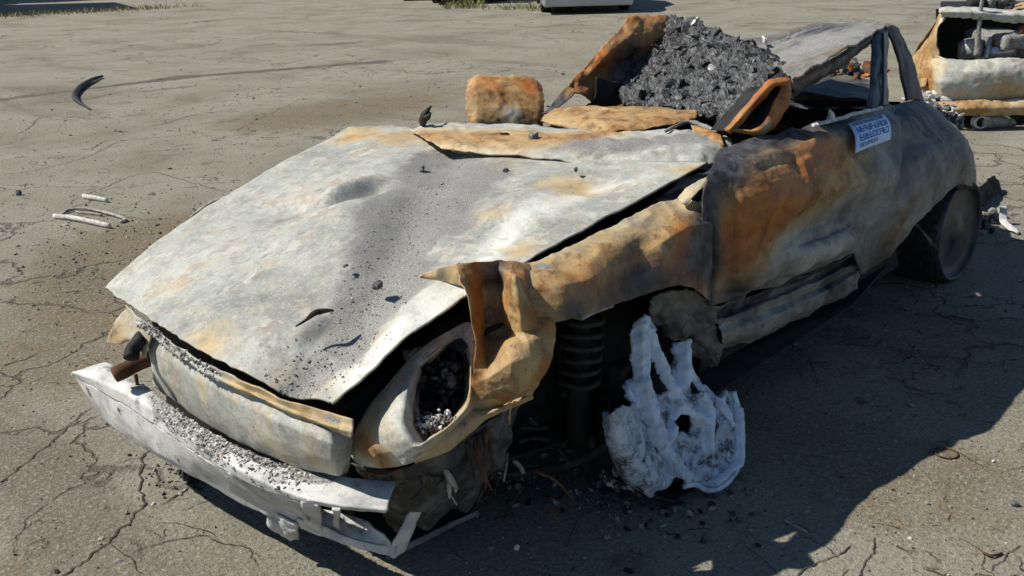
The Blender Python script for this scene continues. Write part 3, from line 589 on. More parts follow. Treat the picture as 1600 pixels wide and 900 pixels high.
patch('headlight_shell', [close(HO), close(HM), close(HI), close(HB)], 26, 150, STEEL, car, .003, ((.003, 18.),), [
  (RU, (0.900,0.564,0.449), .05, 1.0), (RU, (0.890,0.633,0.417), .04, .9), (RU, (0.850,0.576,0.523), .045, .65), (RU, (0.800,0.591,0.573), .03, .4), (RU, (0.650,0.668,0.541), .10, .8), (RU, (0.800,0.730,0.464), .06, .7), (RU, (0.700,0.526,0.584), .02, .5), (DK, (0.600,0.525,0.480), .09, 1.1), (DK, (0.780,0.627,0.495), .035, 1.0), (DK, (0.730,0.580,0.524), .035, 1.1), (DK, (0.680,0.555,0.552), .035, 1.0), (DK, (0.620,0.554,0.590), .03, .9)], base=(-.12, -.2, -.2), out=(1, .2, .2), edge=0, lin=0, fold_=((.003, 14.),))  # inner wall darkened in the mask to stand in for shade
hb = [(0.560,0.481,0.443)]
patch('headlight_bowl', [close(HB), close([tuple(.5*np.array(p)+.5*np.array(hb[0])+np.array((-.03, 0, 0))) for p in HB]), close([tuple(.1*np.array(p)+.9*np.array(hb[0])+np.array((-.04, 0, 0))) for p in HB])], 10, 60, SOOTSHADE, car, .003, (), (), out=(1, .2, .2), lin=0, fold_=((.003, 14.),))

# crumpled wing above and behind the headlight
fender = patch('fender', [
  [(0.604,0.600,0.812), (0.565,0.625,0.813), (0.519,0.640,0.806), (0.463,0.650,0.792), (0.404,0.660,0.770)],
  [(0.627,0.635,0.796), (0.554,0.630,0.781), (0.513,0.650,0.781), (0.518,0.700,0.792), (0.446,0.700,0.753)],
  [(0.641,0.660,0.774), (0.537,0.615,0.734), (0.500,0.640,0.742), (0.561,0.745,0.798), (0.464,0.715,0.726)],
  [(0.639,0.675,0.720), (0.547,0.635,0.684), (0.528,0.665,0.710), (0.568,0.765,0.745), (0.488,0.755,0.703)],
  [(0.644,0.690,0.669), (0.552,0.645,0.620), (0.514,0.665,0.623), (0.560,0.765,0.670), (0.486,0.800,0.676)],
  [(0.648,0.695,0.620), (0.611,0.700,0.592), (0.592,0.745,0.643), (0.568,0.790,0.655), (0.488,0.805,0.641)],
  [(0.660,0.695,0.552), (0.645,0.735,0.575), (0.619,0.785,0.619), (0.576,0.805,0.619), (0.513,0.810,0.599)],
  [(0.665,0.690,0.490), (0.646,0.730,0.533), (0.622,0.775,0.556), (0.583,0.800,0.562), (0.536,0.805,0.553)],
  [(0.677,0.685,0.456), (0.633,0.715,0.479), (0.596,0.750,0.502), (0.573,0.770,0.510), (0.551,0.785,0.511)]],
  150, 110, STEEL, car, .003, ((.002, 11.),), [
  (RU, (0.542,0.720,0.762), .3, .55), (DK, (0.517,0.640,0.770), .05, 1.0), (DK, (0.537,0.650,0.672), .035, .55), (RU, (0.553,0.750,0.764), .03, -.2), (DK, (0.451,0.700,0.748), .03, .4), (RU, ((0.483,0.720,0.761), (0.499,0.780,0.684)), .035, .55), (RU, ((0.564,0.630,0.797), (0.650,0.700,0.550)), .03, .5), (RU, (0.526,0.800,0.567), .04, .5), (RU, (0.607,0.750,0.516), .03, .45), (DK, (0.587,0.720,0.624), .02, .3), (DK, (0.505,0.800,0.658), .06, .4), (DK, (0.486,0.770,0.726), .05, .35)], base=(.25, -.2, 0), out=(.4, .8, .3), edge=.003, lin=.8, fold_=((.014, 7.), (.008, 15.), (.003, 34.)))  # dark splats paint shade into the folds, over real rust
patch('fender_rear', [
  [(0.422,0.650,0.768), (0.458,0.690,0.758), (0.505,0.735,0.749), (0.518,0.765,0.718), (0.501,0.785,0.672)],
  [(0.351,0.660,0.771), (0.383,0.720,0.760), (0.421,0.765,0.741), (0.422,0.785,0.704), (0.417,0.800,0.669)],
  [(0.267,0.660,0.775), (0.271,0.725,0.751), (0.322,0.775,0.734), (0.337,0.790,0.696), (0.334,0.800,0.657)],
  [(0.161,0.660,0.782), (0.178,0.725,0.755), (0.218,0.765,0.735), (0.237,0.790,0.700), (0.228,0.800,0.648)],
  [(0.057,0.660,0.793), (0.087,0.730,0.764), (0.098,0.755,0.730), (0.126,0.790,0.695), (0.110,0.800,0.639)],
  [(-0.123,0.660,0.805), (-0.083,0.720,0.780), (-0.018,0.775,0.754), (-0.009,0.795,0.699), (-0.026,0.800,0.628)],
  [(-0.213,0.665,0.806), (-0.175,0.720,0.792), (-0.117,0.775,0.763), (-0.103,0.800,0.681), (-0.107,0.805,0.597)],
  [(-0.242,0.680,0.815), (-0.221,0.745,0.809), (-0.213,0.790,0.755), (-0.220,0.795,0.650), (-0.239,0.790,0.513)]],
  150, 100, STEEL, car, .003, ((.002, 8.),), [
  (RU, ((0.380,0.680,0.766), (-0.186,0.700,0.792)), .14, .22), (RU, ((0.487,0.770,0.710), (-0.152,0.790,0.676)), .10, .75), (AS, (0.391,0.690,0.766), .035, .8), (AS, (0.316,0.740,0.740), .016, .7), (AS, (0.074,0.700,0.773), .015, .6), (DK, ((0.416,0.790,0.677), (-0.122,0.790,0.627)), .085, .62), (DK, (0.126,0.790,0.704), .10, .35), (DK, (-0.166,0.790,0.710), .09, .6), (DK, ((-0.203,0.790,0.794), (-0.238,0.790,0.517)), .05, .9), (RU, ((-0.111,0.790,0.796), (-0.125,0.800,0.591)), .06, .5), (DK, (0.404,0.800,0.667), .05, .35), (DK, (0.100,0.740,0.752), .02, .4)], base=(.1, -.25, 0), out=(.1, .8, .5), edge=.003,  # shade of the lower side and door-edge valley painted over the rust
  disp=lambda P: fold(P, (0.341,0.760,0.744), (0.035,0.745,0.760), .012, .05), lin=.6, fold_=((.016, 6.), (.008, 13.), (.003, 30.)))
patch('fender_tongue', [
  [(-0.185,0.700,0.817), (-0.174,0.720,0.811), (-0.185,0.730,0.803)],
  [(-0.223,0.700,0.839), (-0.196,0.730,0.836), (-0.193,0.745,0.830)],
  [(-0.276,0.700,0.851), (-0.249,0.730,0.849), (-0.247,0.740,0.844)],
  [(-0.315,0.710,0.860), (-0.304,0.725,0.856), (-0.304,0.730,0.846)]], 24, 12, STEEL, car, .006, ((.003, 20.),), (), base=(.35, 0, 0), out=(.1, .8, .5), edge=.003)
patch('fender_flap', [
  [(0.562,0.424,0.735), (0.559,0.468,0.755), (0.570,0.534,0.785), (0.571,0.575,0.800)],
  [(0.556,0.417,0.730), (0.563,0.479,0.745), (0.575,0.542,0.765), (0.576,0.587,0.775)],
  [(0.549,0.411,0.725), (0.552,0.470,0.730), (0.575,0.547,0.745), (0.572,0.590,0.745)]], 18, 30, STEEL, car, .004, ((.005, 20.),), [(DK, (0.568,0.512,0.760), .05, .6)], base=(.5, 0, .1), edge=.005)
patch('fender_lip', [
  [(0.845,0.713,0.479), (0.770,0.722,0.491), (0.680,0.711,0.496), (0.630,0.725,0.487), (0.580,0.745,0.496), (0.550,0.784,0.513)],
  [(0.860,0.721,0.463), (0.785,0.736,0.475), (0.690,0.728,0.482), (0.640,0.743,0.490), (0.590,0.758,0.496), (0.550,0.784,0.508)],
  [(0.850,0.693,0.426), (0.775,0.724,0.440), (0.680,0.724,0.457), (0.630,0.741,0.476), (0.580,0.753,0.480), (0.545,0.779,0.498)]], 16, 60, STEEL, car, .004, ((.004, 16.),), [(DK, (0.750,0.741,0.455), .06, .35)], base=(.55, 0, .05), out=(.8, .6, -.2), edge=.003)
patch('arch_liner', [
  [(0.860,0.491,0.360), (0.865,0.601,0.386), (0.840,0.681,0.417), (0.765,0.713,0.432), (0.670,0.714,0.449), (0.600,0.742,0.474), (0.560,0.758,0.484)],
  [(0.840,0.504,0.289), (0.835,0.582,0.308), (0.810,0.646,0.339), (0.745,0.692,0.360), (0.655,0.702,0.376), (0.600,0.718,0.402), (0.570,0.733,0.412)],
  [(0.800,0.507,0.200), (0.800,0.580,0.229), (0.780,0.628,0.248), (0.720,0.666,0.261), (0.640,0.675,0.271), (0.590,0.683,0.297), (0.560,0.700,0.316)],
  [(0.720,0.465,0.076), (0.720,0.520,0.143), (0.710,0.563,0.137), (0.670,0.600,0.192), (0.620,0.612,0.162), (0.585,0.619,0.215), (0.560,0.629,0.217)]], 40, 50, DARKSTEEL, car, .004, ((.008, 10.), (.003, 30.)), [(RU, (0.860,0.616,0.367), .05, .5), (RU, (0.580,0.722,0.429), .06, .5)], base=(.45, 0, 1.25), out=(1, .5, 0), edge=.012, lin=.7, fold_=((.03, 7.), (.014, 16.), (.006, 34.)))  # very dark base paints the shade under the wing
for pts, r in (([(0.900,0.532,0.446), (0.900,0.509,0.396), (0.890,0.482,0.336)], .004), ([(0.870,0.541,0.361), (0.880,0.548,0.339), (0.870,0.534,0.301)], .004), ([(0.880,0.551,0.365), (0.880,0.618,0.382), (0.860,0.663,0.406)], .005)):
    tube('bracket', pts, r, BROWN, car, 6, 8, wob=.3)
patch('hanging_strip', [[(0.600,0.726,0.493), (0.590,0.755,0.508)], [(0.590,0.716,0.423), (0.580,0.737,0.434)], [(0.585,0.690,0.350), (0.580,0.704,0.353)], [(0.580,0.670,0.302), (0.580,0.681,0.306)]], 20, 6, STEEL, car, .003, ((.004, 30.),), (), base=(.5, 0, 0), out=(.5, .8, 0), edge=.003)

# remains of the far wing under the hood corner
patch('fender', [
  [(0.950,-0.365,0.585), (0.964,-0.296,0.583), (0.980,-0.220,0.580), (0.989,-0.164,0.575)],
  [(0.973,-0.385,0.545), (0.977,-0.327,0.545), (0.991,-0.236,0.550), (0.995,-0.169,0.550)],
  [(1.001,-0.405,0.500), (0.993,-0.365,0.510), (0.996,-0.285,0.520), (0.999,-0.183,0.520)],
  [(1.008,-0.404,0.485), (0.998,-0.363,0.485), (0.990,-0.314,0.505), (1.004,-0.196,0.490)]], 30, 24, STEEL, car, .004, ((.006, 16.),), [(RU, (1.010,-0.380,0.500), .06, .3)], base=(.3, -.2, .45), out=(1, 0, 0), edge=.006)
tube('tow_socket', [(1.063,-0.274,0.440), (1.016,-0.266,0.450), (0.963,-0.255,0.460), (0.933,-0.216,0.460)], .022, BROWN, car, 12, 10, wob=.1)
tube('bracket', [(1.039,-0.204,0.500), (1.025,-0.216,0.520), (0.995,-0.205,0.550)], .02, SOOTSHADE, car, 8, 8, wob=.3)
tube('bracket', [(1.003,-0.274,0.420), (1.002,-0.277,0.380)], .005, BROWN, car, 6, 6)
tube('bracket', [(1.044,-0.292,0.420), (1.033,-0.289,0.440), (1.026,-0.272,0.450)], .007, CHROME, car, 6, 6)
tube('bracket', [(0.680,0.494,0.583), (0.700,0.525,0.581), (0.680,0.527,0.595), (0.650,0.536,0.594)], .010, ASH, car, 8, 10, wob=.5)

# cowl below the windscreen
patch('cowl_panel', [
  [(-0.249,-0.489,0.878), (-0.322,-0.471,0.885), (-0.427,-0.338,0.885), (-0.539,-0.127,0.885), (-0.554,0.134,0.890), (-0.665,0.282,0.895), (-0.721,0.424,0.897), (-0.743,0.523,0.885)],
  [(-0.177,-0.344,0.878), (-0.207,-0.278,0.885), (-0.289,-0.159,0.885), (-0.360,0.041,0.887), (-0.432,0.228,0.890), (-0.546,0.363,0.895), (-0.640,0.479,0.899), (-0.699,0.564,0.880)],
  [(-0.140,-0.236,0.870), (-0.151,-0.176,0.873), (-0.195,-0.041,0.873), (-0.269,0.126,0.872), (-0.356,0.285,0.872), (-0.447,0.431,0.876), (-0.555,0.542,0.885), (-0.669,0.582,0.862)],
  [(-0.133,-0.204,0.862), (-0.143,-0.153,0.860), (-0.180,-0.012,0.860), (-0.232,0.163,0.860), (-0.301,0.328,0.838), (-0.366,0.488,0.835), (-0.472,0.582,0.840), (-0.604,0.606,0.835)]], 34, 130, STEEL, car, .005, ((.004, 9.), (.002, 30.)), [
  (RU, ((-0.190,-0.308,0.880), (-0.412,0.149,0.880)), .13, .85), (DK, ((-0.329,-0.371,0.885), (-0.550,0.040,0.885)), .02, .5), (DK, (-0.516,0.067,0.880), .05, .4), (DK, (-0.170,-0.031,0.870), .04, .3), (DK, (-0.528,0.274,0.890), .06, .35), (RU, (-0.548,0.206,0.890), .06, .5), (AS, ((-0.302,0.158,0.870), (-0.617,0.489,0.885)), .10, .62), (RU, (-0.684,0.500,0.890), .04, .9), (DK, (-0.395,-0.004,0.885), .014, .8), (DK, (-0.498,0.494,0.885), .03, .4), (DK, (-0.653,0.591,0.870), .05, .7), (AS, (-0.696,0.414,0.900), .05, .5)], holes=[((-0.351,-0.108,0.885), .013)], edge=.003, lin=.6, fold_=((.012, 7.), (.008, 16.), (.003, 34.)))
rbox('bracket', (-0.339,0.030,0.900), (.035, .02, .02), ASH, car, None, .003, .012, 1)
patch('scuttle', [
  [(-0.697,-0.244,0.875), (-0.823,-0.280,0.890), (-0.862,-0.163,0.905), (-0.918,-0.023,0.910), (-0.972,0.113,0.910), (-1.030,0.224,0.905)],
  [(-0.661,-0.202,0.875), (-0.735,-0.182,0.890), (-0.747,-0.057,0.905), (-0.801,0.076,0.910), (-0.877,0.191,0.910), (-0.988,0.256,0.900)],
  [(-0.653,-0.170,0.870), (-0.645,-0.081,0.885), (-0.609,0.078,0.900), (-0.665,0.188,0.905), (-0.785,0.258,0.905), (-0.941,0.280,0.900)],
  [(-0.657,-0.121,0.865), (-0.600,-0.001,0.875), (-0.566,0.125,0.885), (-0.640,0.220,0.890), (-0.763,0.281,0.895), (-0.905,0.292,0.895)]], 30, 90, STEEL, car, .005, ((.004, 10.), (.002, 30.)), [(DK, (-0.973,0.183,0.900), .06, .3), (DK, (-0.849,-0.106,0.900), .03, .3)], base=(.78, .05, .18), edge=.008, lin=.6, fold_=((.010, 8.), (.006, 18.), (.003, 40.)))
tube('wiper_stub', [(-0.294,-0.464,0.890), (-0.288,-0.459,0.910), (-0.286,-0.442,0.935), (-0.331,-0.455,0.955)], [.010, .016, .012, .003], PRONG, car, 6, 8, wob=.5)
tube('wiper_stub', [(-0.303,-0.475,0.920), (-0.276,-0.419,0.925), (-0.315,-0.446,0.935)], [.006, .012, .004], PRONG, car, 6, 6, wob=.4)
tube('hinge', [(-0.605,0.373,0.910), (-0.769,0.354,0.915), (-0.742,0.435,0.910), (-0.683,0.539,0.905)], [.006, .008, .009, .006], ASH, car, 6, 16, wob=.5)
patch('rail_end', [[(-0.728,0.393,0.910), (-0.709,0.467,0.910), (-0.698,0.523,0.905)], [(-0.658,0.451,0.895), (-0.651,0.516,0.895), (-0.642,0.568,0.890)], [(-0.630,0.494,0.875), (-0.636,0.538,0.875), (-0.645,0.579,0.870)]], 14, 16, STEEL, car, .006, ((.006, 18.),), (), base=(.8, 0, 0), out=(.5, .5, .5))

# far door, folded outwards beyond the cowl
patch('door', [
  [(-1.174,-1.100,0.898), (-1.191,-1.070,0.918), (-1.281,-1.000,0.915), (-1.370,-0.940,0.903), (-1.417,-0.890,0.884), (-1.423,-0.860,0.856)],
  [(-1.057,-1.000,0.856), (-1.087,-0.960,0.867), (-1.171,-0.900,0.864), (-1.267,-0.850,0.850), (-1.320,-0.800,0.838), (-1.337,-0.780,0.820)],
  [(-1.013,-0.960,0.797), (-1.042,-0.920,0.802), (-1.124,-0.860,0.799), (-1.208,-0.800,0.790), (-1.272,-0.760,0.779), (-1.300,-0.750,0.770)],
  [(-1.002,-0.940,0.749), (-1.018,-0.900,0.745), (-1.100,-0.840,0.733), (-1.183,-0.780,0.720), (-1.247,-0.740,0.715), (-1.271,-0.730,0.718)],
  [(-.92, -.92, .45), (-.98, -.90, .44), (-1.05, -.84, .44), (-1.12, -.79, .44), (-1.2, -.76, .44), (-1.25, -.75, .45)]], 60, 80, STEEL, car, .008, ((.002, 6.),), [(RU, (-1.143,-0.800,0.782), .045, -1.0), (RU, (-1.343,-0.850,0.878), .06, .6), (RU, (-1.193,-1.000,0.891), .06, .3)], base=(.78, 0, 0), out=(1, .3, .4), edge=.008, lin=.7, fold_=((.010, 6.), (.006, 14.), (.003, 30.)))
# far side of the body, low behind the hood
patch('side_panel', [
  [(.55, -.60, .56), (.0, -.72, .60), (-.5, -.76, .62), (-1.2, -.78, .66), (-1.9, -.68, .83), (-2.6, -.62, .82), (-3.0, -.46, .72)],
  [(.52, -.66, .40), (.0, -.78, .44), (-.5, -.80, .46), (-1.2, -.82, .48), (-1.9, -.82, .50), (-2.6, -.74, .48), (-3.05, -.44, .45)],
  [(.50, -.62, .26), (.0, -.74, .20), (-.5, -.77, .16), (-1.2, -.78, .16), (-1.9, -.78, .26), (-2.6, -.70, .26), (-3.0, -.42, .28)]], 30, 90, STEEL, car, .005, ((.012, 6.), (.004, 18.)), [(RU, (-1.2, -.8, .5), .6, .5), (RU, (0, -.8, .5), .4, .4)], base=(.2, -.1, .1), out=(0, -1, 0), edge=.004)

# far windscreen post, flattened into a curled sheet
patch('windscreen_pillar', [
  [(-1.058,-0.550,0.807), (-1.067,-0.540,0.812), (-1.081,-0.530,0.822), (-1.094,-0.520,0.826)],
  [(-1.148,-0.550,0.860), (-1.167,-0.530,0.864), (-1.186,-0.510,0.869), (-1.213,-0.490,0.873)],
  [(-1.244,-0.550,0.919), (-1.286,-0.530,0.909), (-1.324,-0.500,0.890), (-1.372,-0.480,0.813)],
  [(-1.370,-0.550,0.987), (-1.396,-0.520,0.975), (-1.498,-0.540,0.923), (-1.527,-0.500,0.830)],
  [(-1.494,-0.560,1.046), (-1.503,-0.520,1.030), (-1.642,-0.550,0.972), (-1.677,-0.520,0.903)],
  [(-1.618,-0.570,1.107), (-1.647,-0.520,1.087), (-1.747,-0.500,1.036), (-1.841,-0.520,0.967)],
  [(-1.742,-0.600,1.159), (-1.749,-0.540,1.138), (-1.796,-0.500,1.101), (-1.882,-0.500,1.041)],
  [(-1.867,-0.660,1.148), (-1.944,-0.640,1.149), (-2.023,-0.620,1.143), (-2.082,-0.600,1.134)]], 90, 40, STEEL, car, .005, ((.014, 9.), (.005, 24.)), [
  (DK, (-1.651,-0.520,0.944), .12, .55), (DK, (-1.132,-0.530,0.839), .08, .6), (DK, (-1.826,-0.550,1.108), .10, -.5), (DK, (-1.423,-0.530,0.982), .08, -.5), (DK, (-1.478,-0.500,0.865), .08, .5), (RU, (-1.459,-0.540,0.978), .07, .2)], base=(1.0, 0, .42), out=(.6, .6, .5), edge=.006, lin=.7, fold_=((.02, 7.), (.010, 16.), (.004, 34.)))  # inner shade painted by the dark base; negative splats leave lit parts
patch('pillar_foot', [[(-1.344,-0.480,0.939), (-1.391,-0.470,0.921), (-1.506,-0.450,0.894)], [(-1.322,-0.470,0.860), (-1.378,-0.460,0.853), (-1.518,-0.440,0.837)], [(-1.286,-0.470,0.820), (-1.355,-0.460,0.809), (-1.543,-0.440,0.781)]], 16, 20, SOOTSHADE, car, .005, ((.01, 14.),), (), out=(.6, .6, .3))  # black colour stands in for the shade at the post's foot

# near windscreen post: open orange loop
LO = [(-0.596,0.600,0.940), (-0.650,0.610,0.979), (-0.719,0.620,1.025), (-0.781,0.635,1.069), (-0.856,0.640,1.072), (-0.913,0.650,1.062), (-0.904,0.660,1.020), (-0.873,0.665,0.983), (-0.824,0.670,0.951), (-0.760,0.670,0.921), (-0.688,0.665,0.912), (-0.643,0.630,0.929)]
LM = [(-0.572,0.630,0.947), (-0.628,0.640,0.983), (-0.694,0.650,1.025), (-0.757,0.660,1.060), (-0.814,0.665,1.065), (-0.853,0.670,1.057), (-0.838,0.680,1.029), (-0.807,0.685,0.996), (-0.755,0.690,0.967), (-0.703,0.690,0.945), (-0.645,0.685,0.935), (-0.615,0.650,0.942)]
LI = [(-0.625,0.620,0.937), (-0.679,0.630,0.971), (-0.738,0.640,1.008), (-0.782,0.650,1.044), (-0.809,0.655,1.053), (-0.830,0.660,1.048), (-0.789,0.670,1.026), (-0.752,0.675,1.007), (-0.722,0.680,0.979), (-0.688,0.680,0.954), (-0.650,0.675,0.943), (-0.649,0.640,0.934)]
LB = [tuple(np.array(p)+np.array((-.02, -.05, -.01))) for p in LI]
patch('pillar_hollow', [close(LI), close(LB), close([tuple(np.array(p)+np.array((-.03, -.07, -.01))) for p in LB])], 8, 80, SOOTSHADE, car, .003, (), (), out=(.5, .9, .2), lin=0, fold_=((.003, 14.),))  # black lining paints the shade inside the loop
patch('windscreen_pillar', [close(LO), close(LM), close(LI)], 14, 110, STEEL, car, .004, ((.004, 18.),), [(RU, (-0.825,0.660,1.020), .12, .5), (AS, (-0.703,0.680,0.927), .035, .9), (AS, (-0.882,0.650,1.058), .02, .6)], base=(.95, 0, -.4), out=(.5, .9, .2), lin=0, fold_=((.003, 14.),))
tube('pillar_rib', [(-0.624,0.600,0.929), (-0.682,0.610,0.968), (-0.750,0.620,1.007), (-0.836,0.630,1.045)], [.010, .010, .009, .006], RUSTP, car, 8, 20, wob=.25)
sheet('pillar_inner', [(-0.819,0.500,0.892), (-1.072,0.510,1.020), (-1.157,0.520,1.015), (-1.151,0.520,0.920), (-0.984,0.520,0.850)], SOOTSHADE, .004)  # black backing, so the loop's hole reads as shade

# caved-in roof
roof = patch('roof', [
  [(-0.836,0.700,1.075), (-0.920,0.705,1.090), (-1.061,0.698,1.105), (-1.274,0.666,1.120), (-1.612,0.599,1.135), (-1.949,0.532,1.145)],
  [(-1.029,0.573,1.060), (-1.110,0.588,1.080), (-1.234,0.592,1.100), (-1.473,0.551,1.115), (-1.760,0.509,1.135), (-2.015,0.469,1.145)],
  [(-1.272,0.428,1.045), (-1.422,0.400,1.060), (-1.599,0.385,1.080), (-1.757,0.387,1.105), (-2.008,0.345,1.120), (-2.177,0.340,1.130)],
  [(-1.555,0.257,1.030), (-1.711,0.219,1.050), (-1.877,0.201,1.075), (-2.069,0.188,1.095), (-2.220,0.189,1.110), (-2.306,0.210,1.115)],
  [(-1.910,0.032,1.020), (-2.083,-0.016,1.040), (-2.287,-0.059,1.060), (-2.357,-0.022,1.085), (-2.349,0.051,1.100), (-2.349,0.108,1.105)],
  [(-2.007,-0.217,1.020), (-2.192,-0.257,1.030), (-2.278,-0.219,1.030), (-2.289,-0.157,1.020), (-2.363,-0.139,1.020), (-2.494,-0.146,1.020)]], 80, 90, STEEL, car, .006, ((.010, 7.), (.003, 22.)), [
  (AS, (-1.683,0.401,1.100), .25, .5), (DK, (-2.128,0.084,1.080), .14, .35), (DK, (-2.000,0.278,1.110), .08, .3), (RU, (-2.227,0.018,1.080), .10, .4), (RU, (-1.239,0.660,1.110), .10, .3), (RU, (-1.668,0.538,1.120), .10, .2), (AS, (-1.959,0.051,1.030), .08, .5), (DK, (-1.754,0.244,1.060), .08, .25)], base=(.22, .3, .72), edge=.006, lin=.4, fold_=((.016, 5.), (.008, 14.)))
patch('roof_rail', [
  [(-0.912,0.655,1.063), (-1.078,0.635,1.072), (-1.321,0.600,1.082), (-1.580,0.565,1.110), (-1.832,0.530,1.130), (-2.046,0.500,1.138)],
  [(-0.894,0.670,1.045), (-1.064,0.650,1.057), (-1.307,0.615,1.069), (-1.567,0.580,1.096), (-1.818,0.545,1.119), (-2.038,0.515,1.129)],
  [(-0.916,0.665,1.023), (-1.087,0.645,1.037), (-1.332,0.610,1.050), (-1.592,0.575,1.081), (-1.833,0.540,1.105), (-2.069,0.510,1.109)],
  [(-0.983,0.630,0.997), (-1.162,0.610,1.014), (-1.410,0.575,1.030), (-1.675,0.540,1.061), (-1.919,0.500,1.086), (-2.160,0.470,1.083)]], 18, 80, STEEL, car, .004, ((.005, 16.),), [(RU, (-0.984,0.650,1.037), .10, .6), (RU, ((-0.983,0.650,1.041), (-2.064,0.500,1.122)), .05, .4), (DK, ((-0.927,0.660,1.015), (-1.834,0.540,1.100)), .03, .7)], base=(.35, -.2, .5), out=(0, 1, .3), edge=.003)
patch('door_pillar', [
  [(-1.781,0.545,1.120), (-1.816,0.550,1.127), (-1.865,0.550,1.128), (-1.940,0.540,1.126)],
  [(-1.712,0.580,1.040), (-1.725,0.595,1.040), (-1.781,0.595,1.034), (-1.869,0.580,1.024)],
  [(-1.638,0.615,0.958), (-1.656,0.630,0.957), (-1.712,0.630,0.950), (-1.806,0.615,0.938)],
  [(-1.564,0.645,0.878), (-1.593,0.660,0.875), (-1.655,0.660,0.867), (-1.767,0.645,0.855)]], 30, 14, BLUEST, car, .006, ((.004, 16.),), (), out=(.3, 1, 0))
tube('pillar_seam', [(-1.855,0.560,1.124), (-1.769,0.605,1.036), (-1.706,0.640,0.952), (-1.647,0.670,0.874)], .006, BLUEST, car, 8, 14)
patch('rear_pillar', [
  [(-1.948,0.530,1.140), (-2.049,0.510,1.136), (-2.157,0.490,1.111)],
  [(-1.979,0.550,1.077), (-2.071,0.540,1.073), (-2.206,0.510,1.049)],
  [(-1.990,0.580,1.003), (-2.102,0.565,0.998), (-2.235,0.540,0.972)],
  [(-1.988,0.610,0.928), (-2.109,0.595,0.920), (-2.245,0.570,0.891)],
  [(-1.961,0.640,0.848), (-2.098,0.625,0.836), (-2.285,0.590,0.800)]], 40, 16, DARKSTEEL, car, .01, ((.005, 14.),), [(RU, (-2.074,0.570,0.981), .2, .4)], base=(.2, -.3, .45), out=(.3, 1, 0), edge=.003)
patch('parcel_shelf', [[(-2.0, -.56, .74), (-2.0, 0, .76), (-1.95, .56, .80)], [(-2.3, -.5, .70), (-2.3, 0, .74), (-2.3, .44, .74)], [(-2.6, -.40, .62), (-2.6, 0, .64), (-2.6, .36, .62)]], 30, 40, DARKSTEEL, car, .005, ((.012, 8.),), [(AS, (-2.3, .2, .8), .3, .3)], base=(.1, .1, .6))
for y in (-.3, .28):
    tube('seat_frame', [(-1.15, y-.19, .32), (-1.38, y-.20, .68), (-1.40, y-.1, .80), (-1.40, y+.1, .80), (-1.38, y+.20, .68), (-1.15, y+.19, .32)], .017, BROWN, car, 8, 24, wob=.2)
    for k in range(5):
        tube('seat_spring', [(-1.2-.04*k, y-.19, .40+.07*k), (-1.2-.04*k, y, .38+.07*k), (-1.2-.04*k, y+.19, .40+.07*k)], .005, BROWN, car, 6, 8)
    patch('seat_pan', [[(-.7, y-.2, .3), (-.7, y, .28), (-.7, y+.2, .3)], [(-1.15, y-.2, .33), (-1.15, y, .28), (-1.15, y+.2, .33)]], 10, 14, SOOTSHADE, car, .01, ((.01, 12.),))
rbox('dashboard', (-.72, .05, .72), (.18, 1.0, .16), SOOTSHADE, car, None, .03, .02, 2)

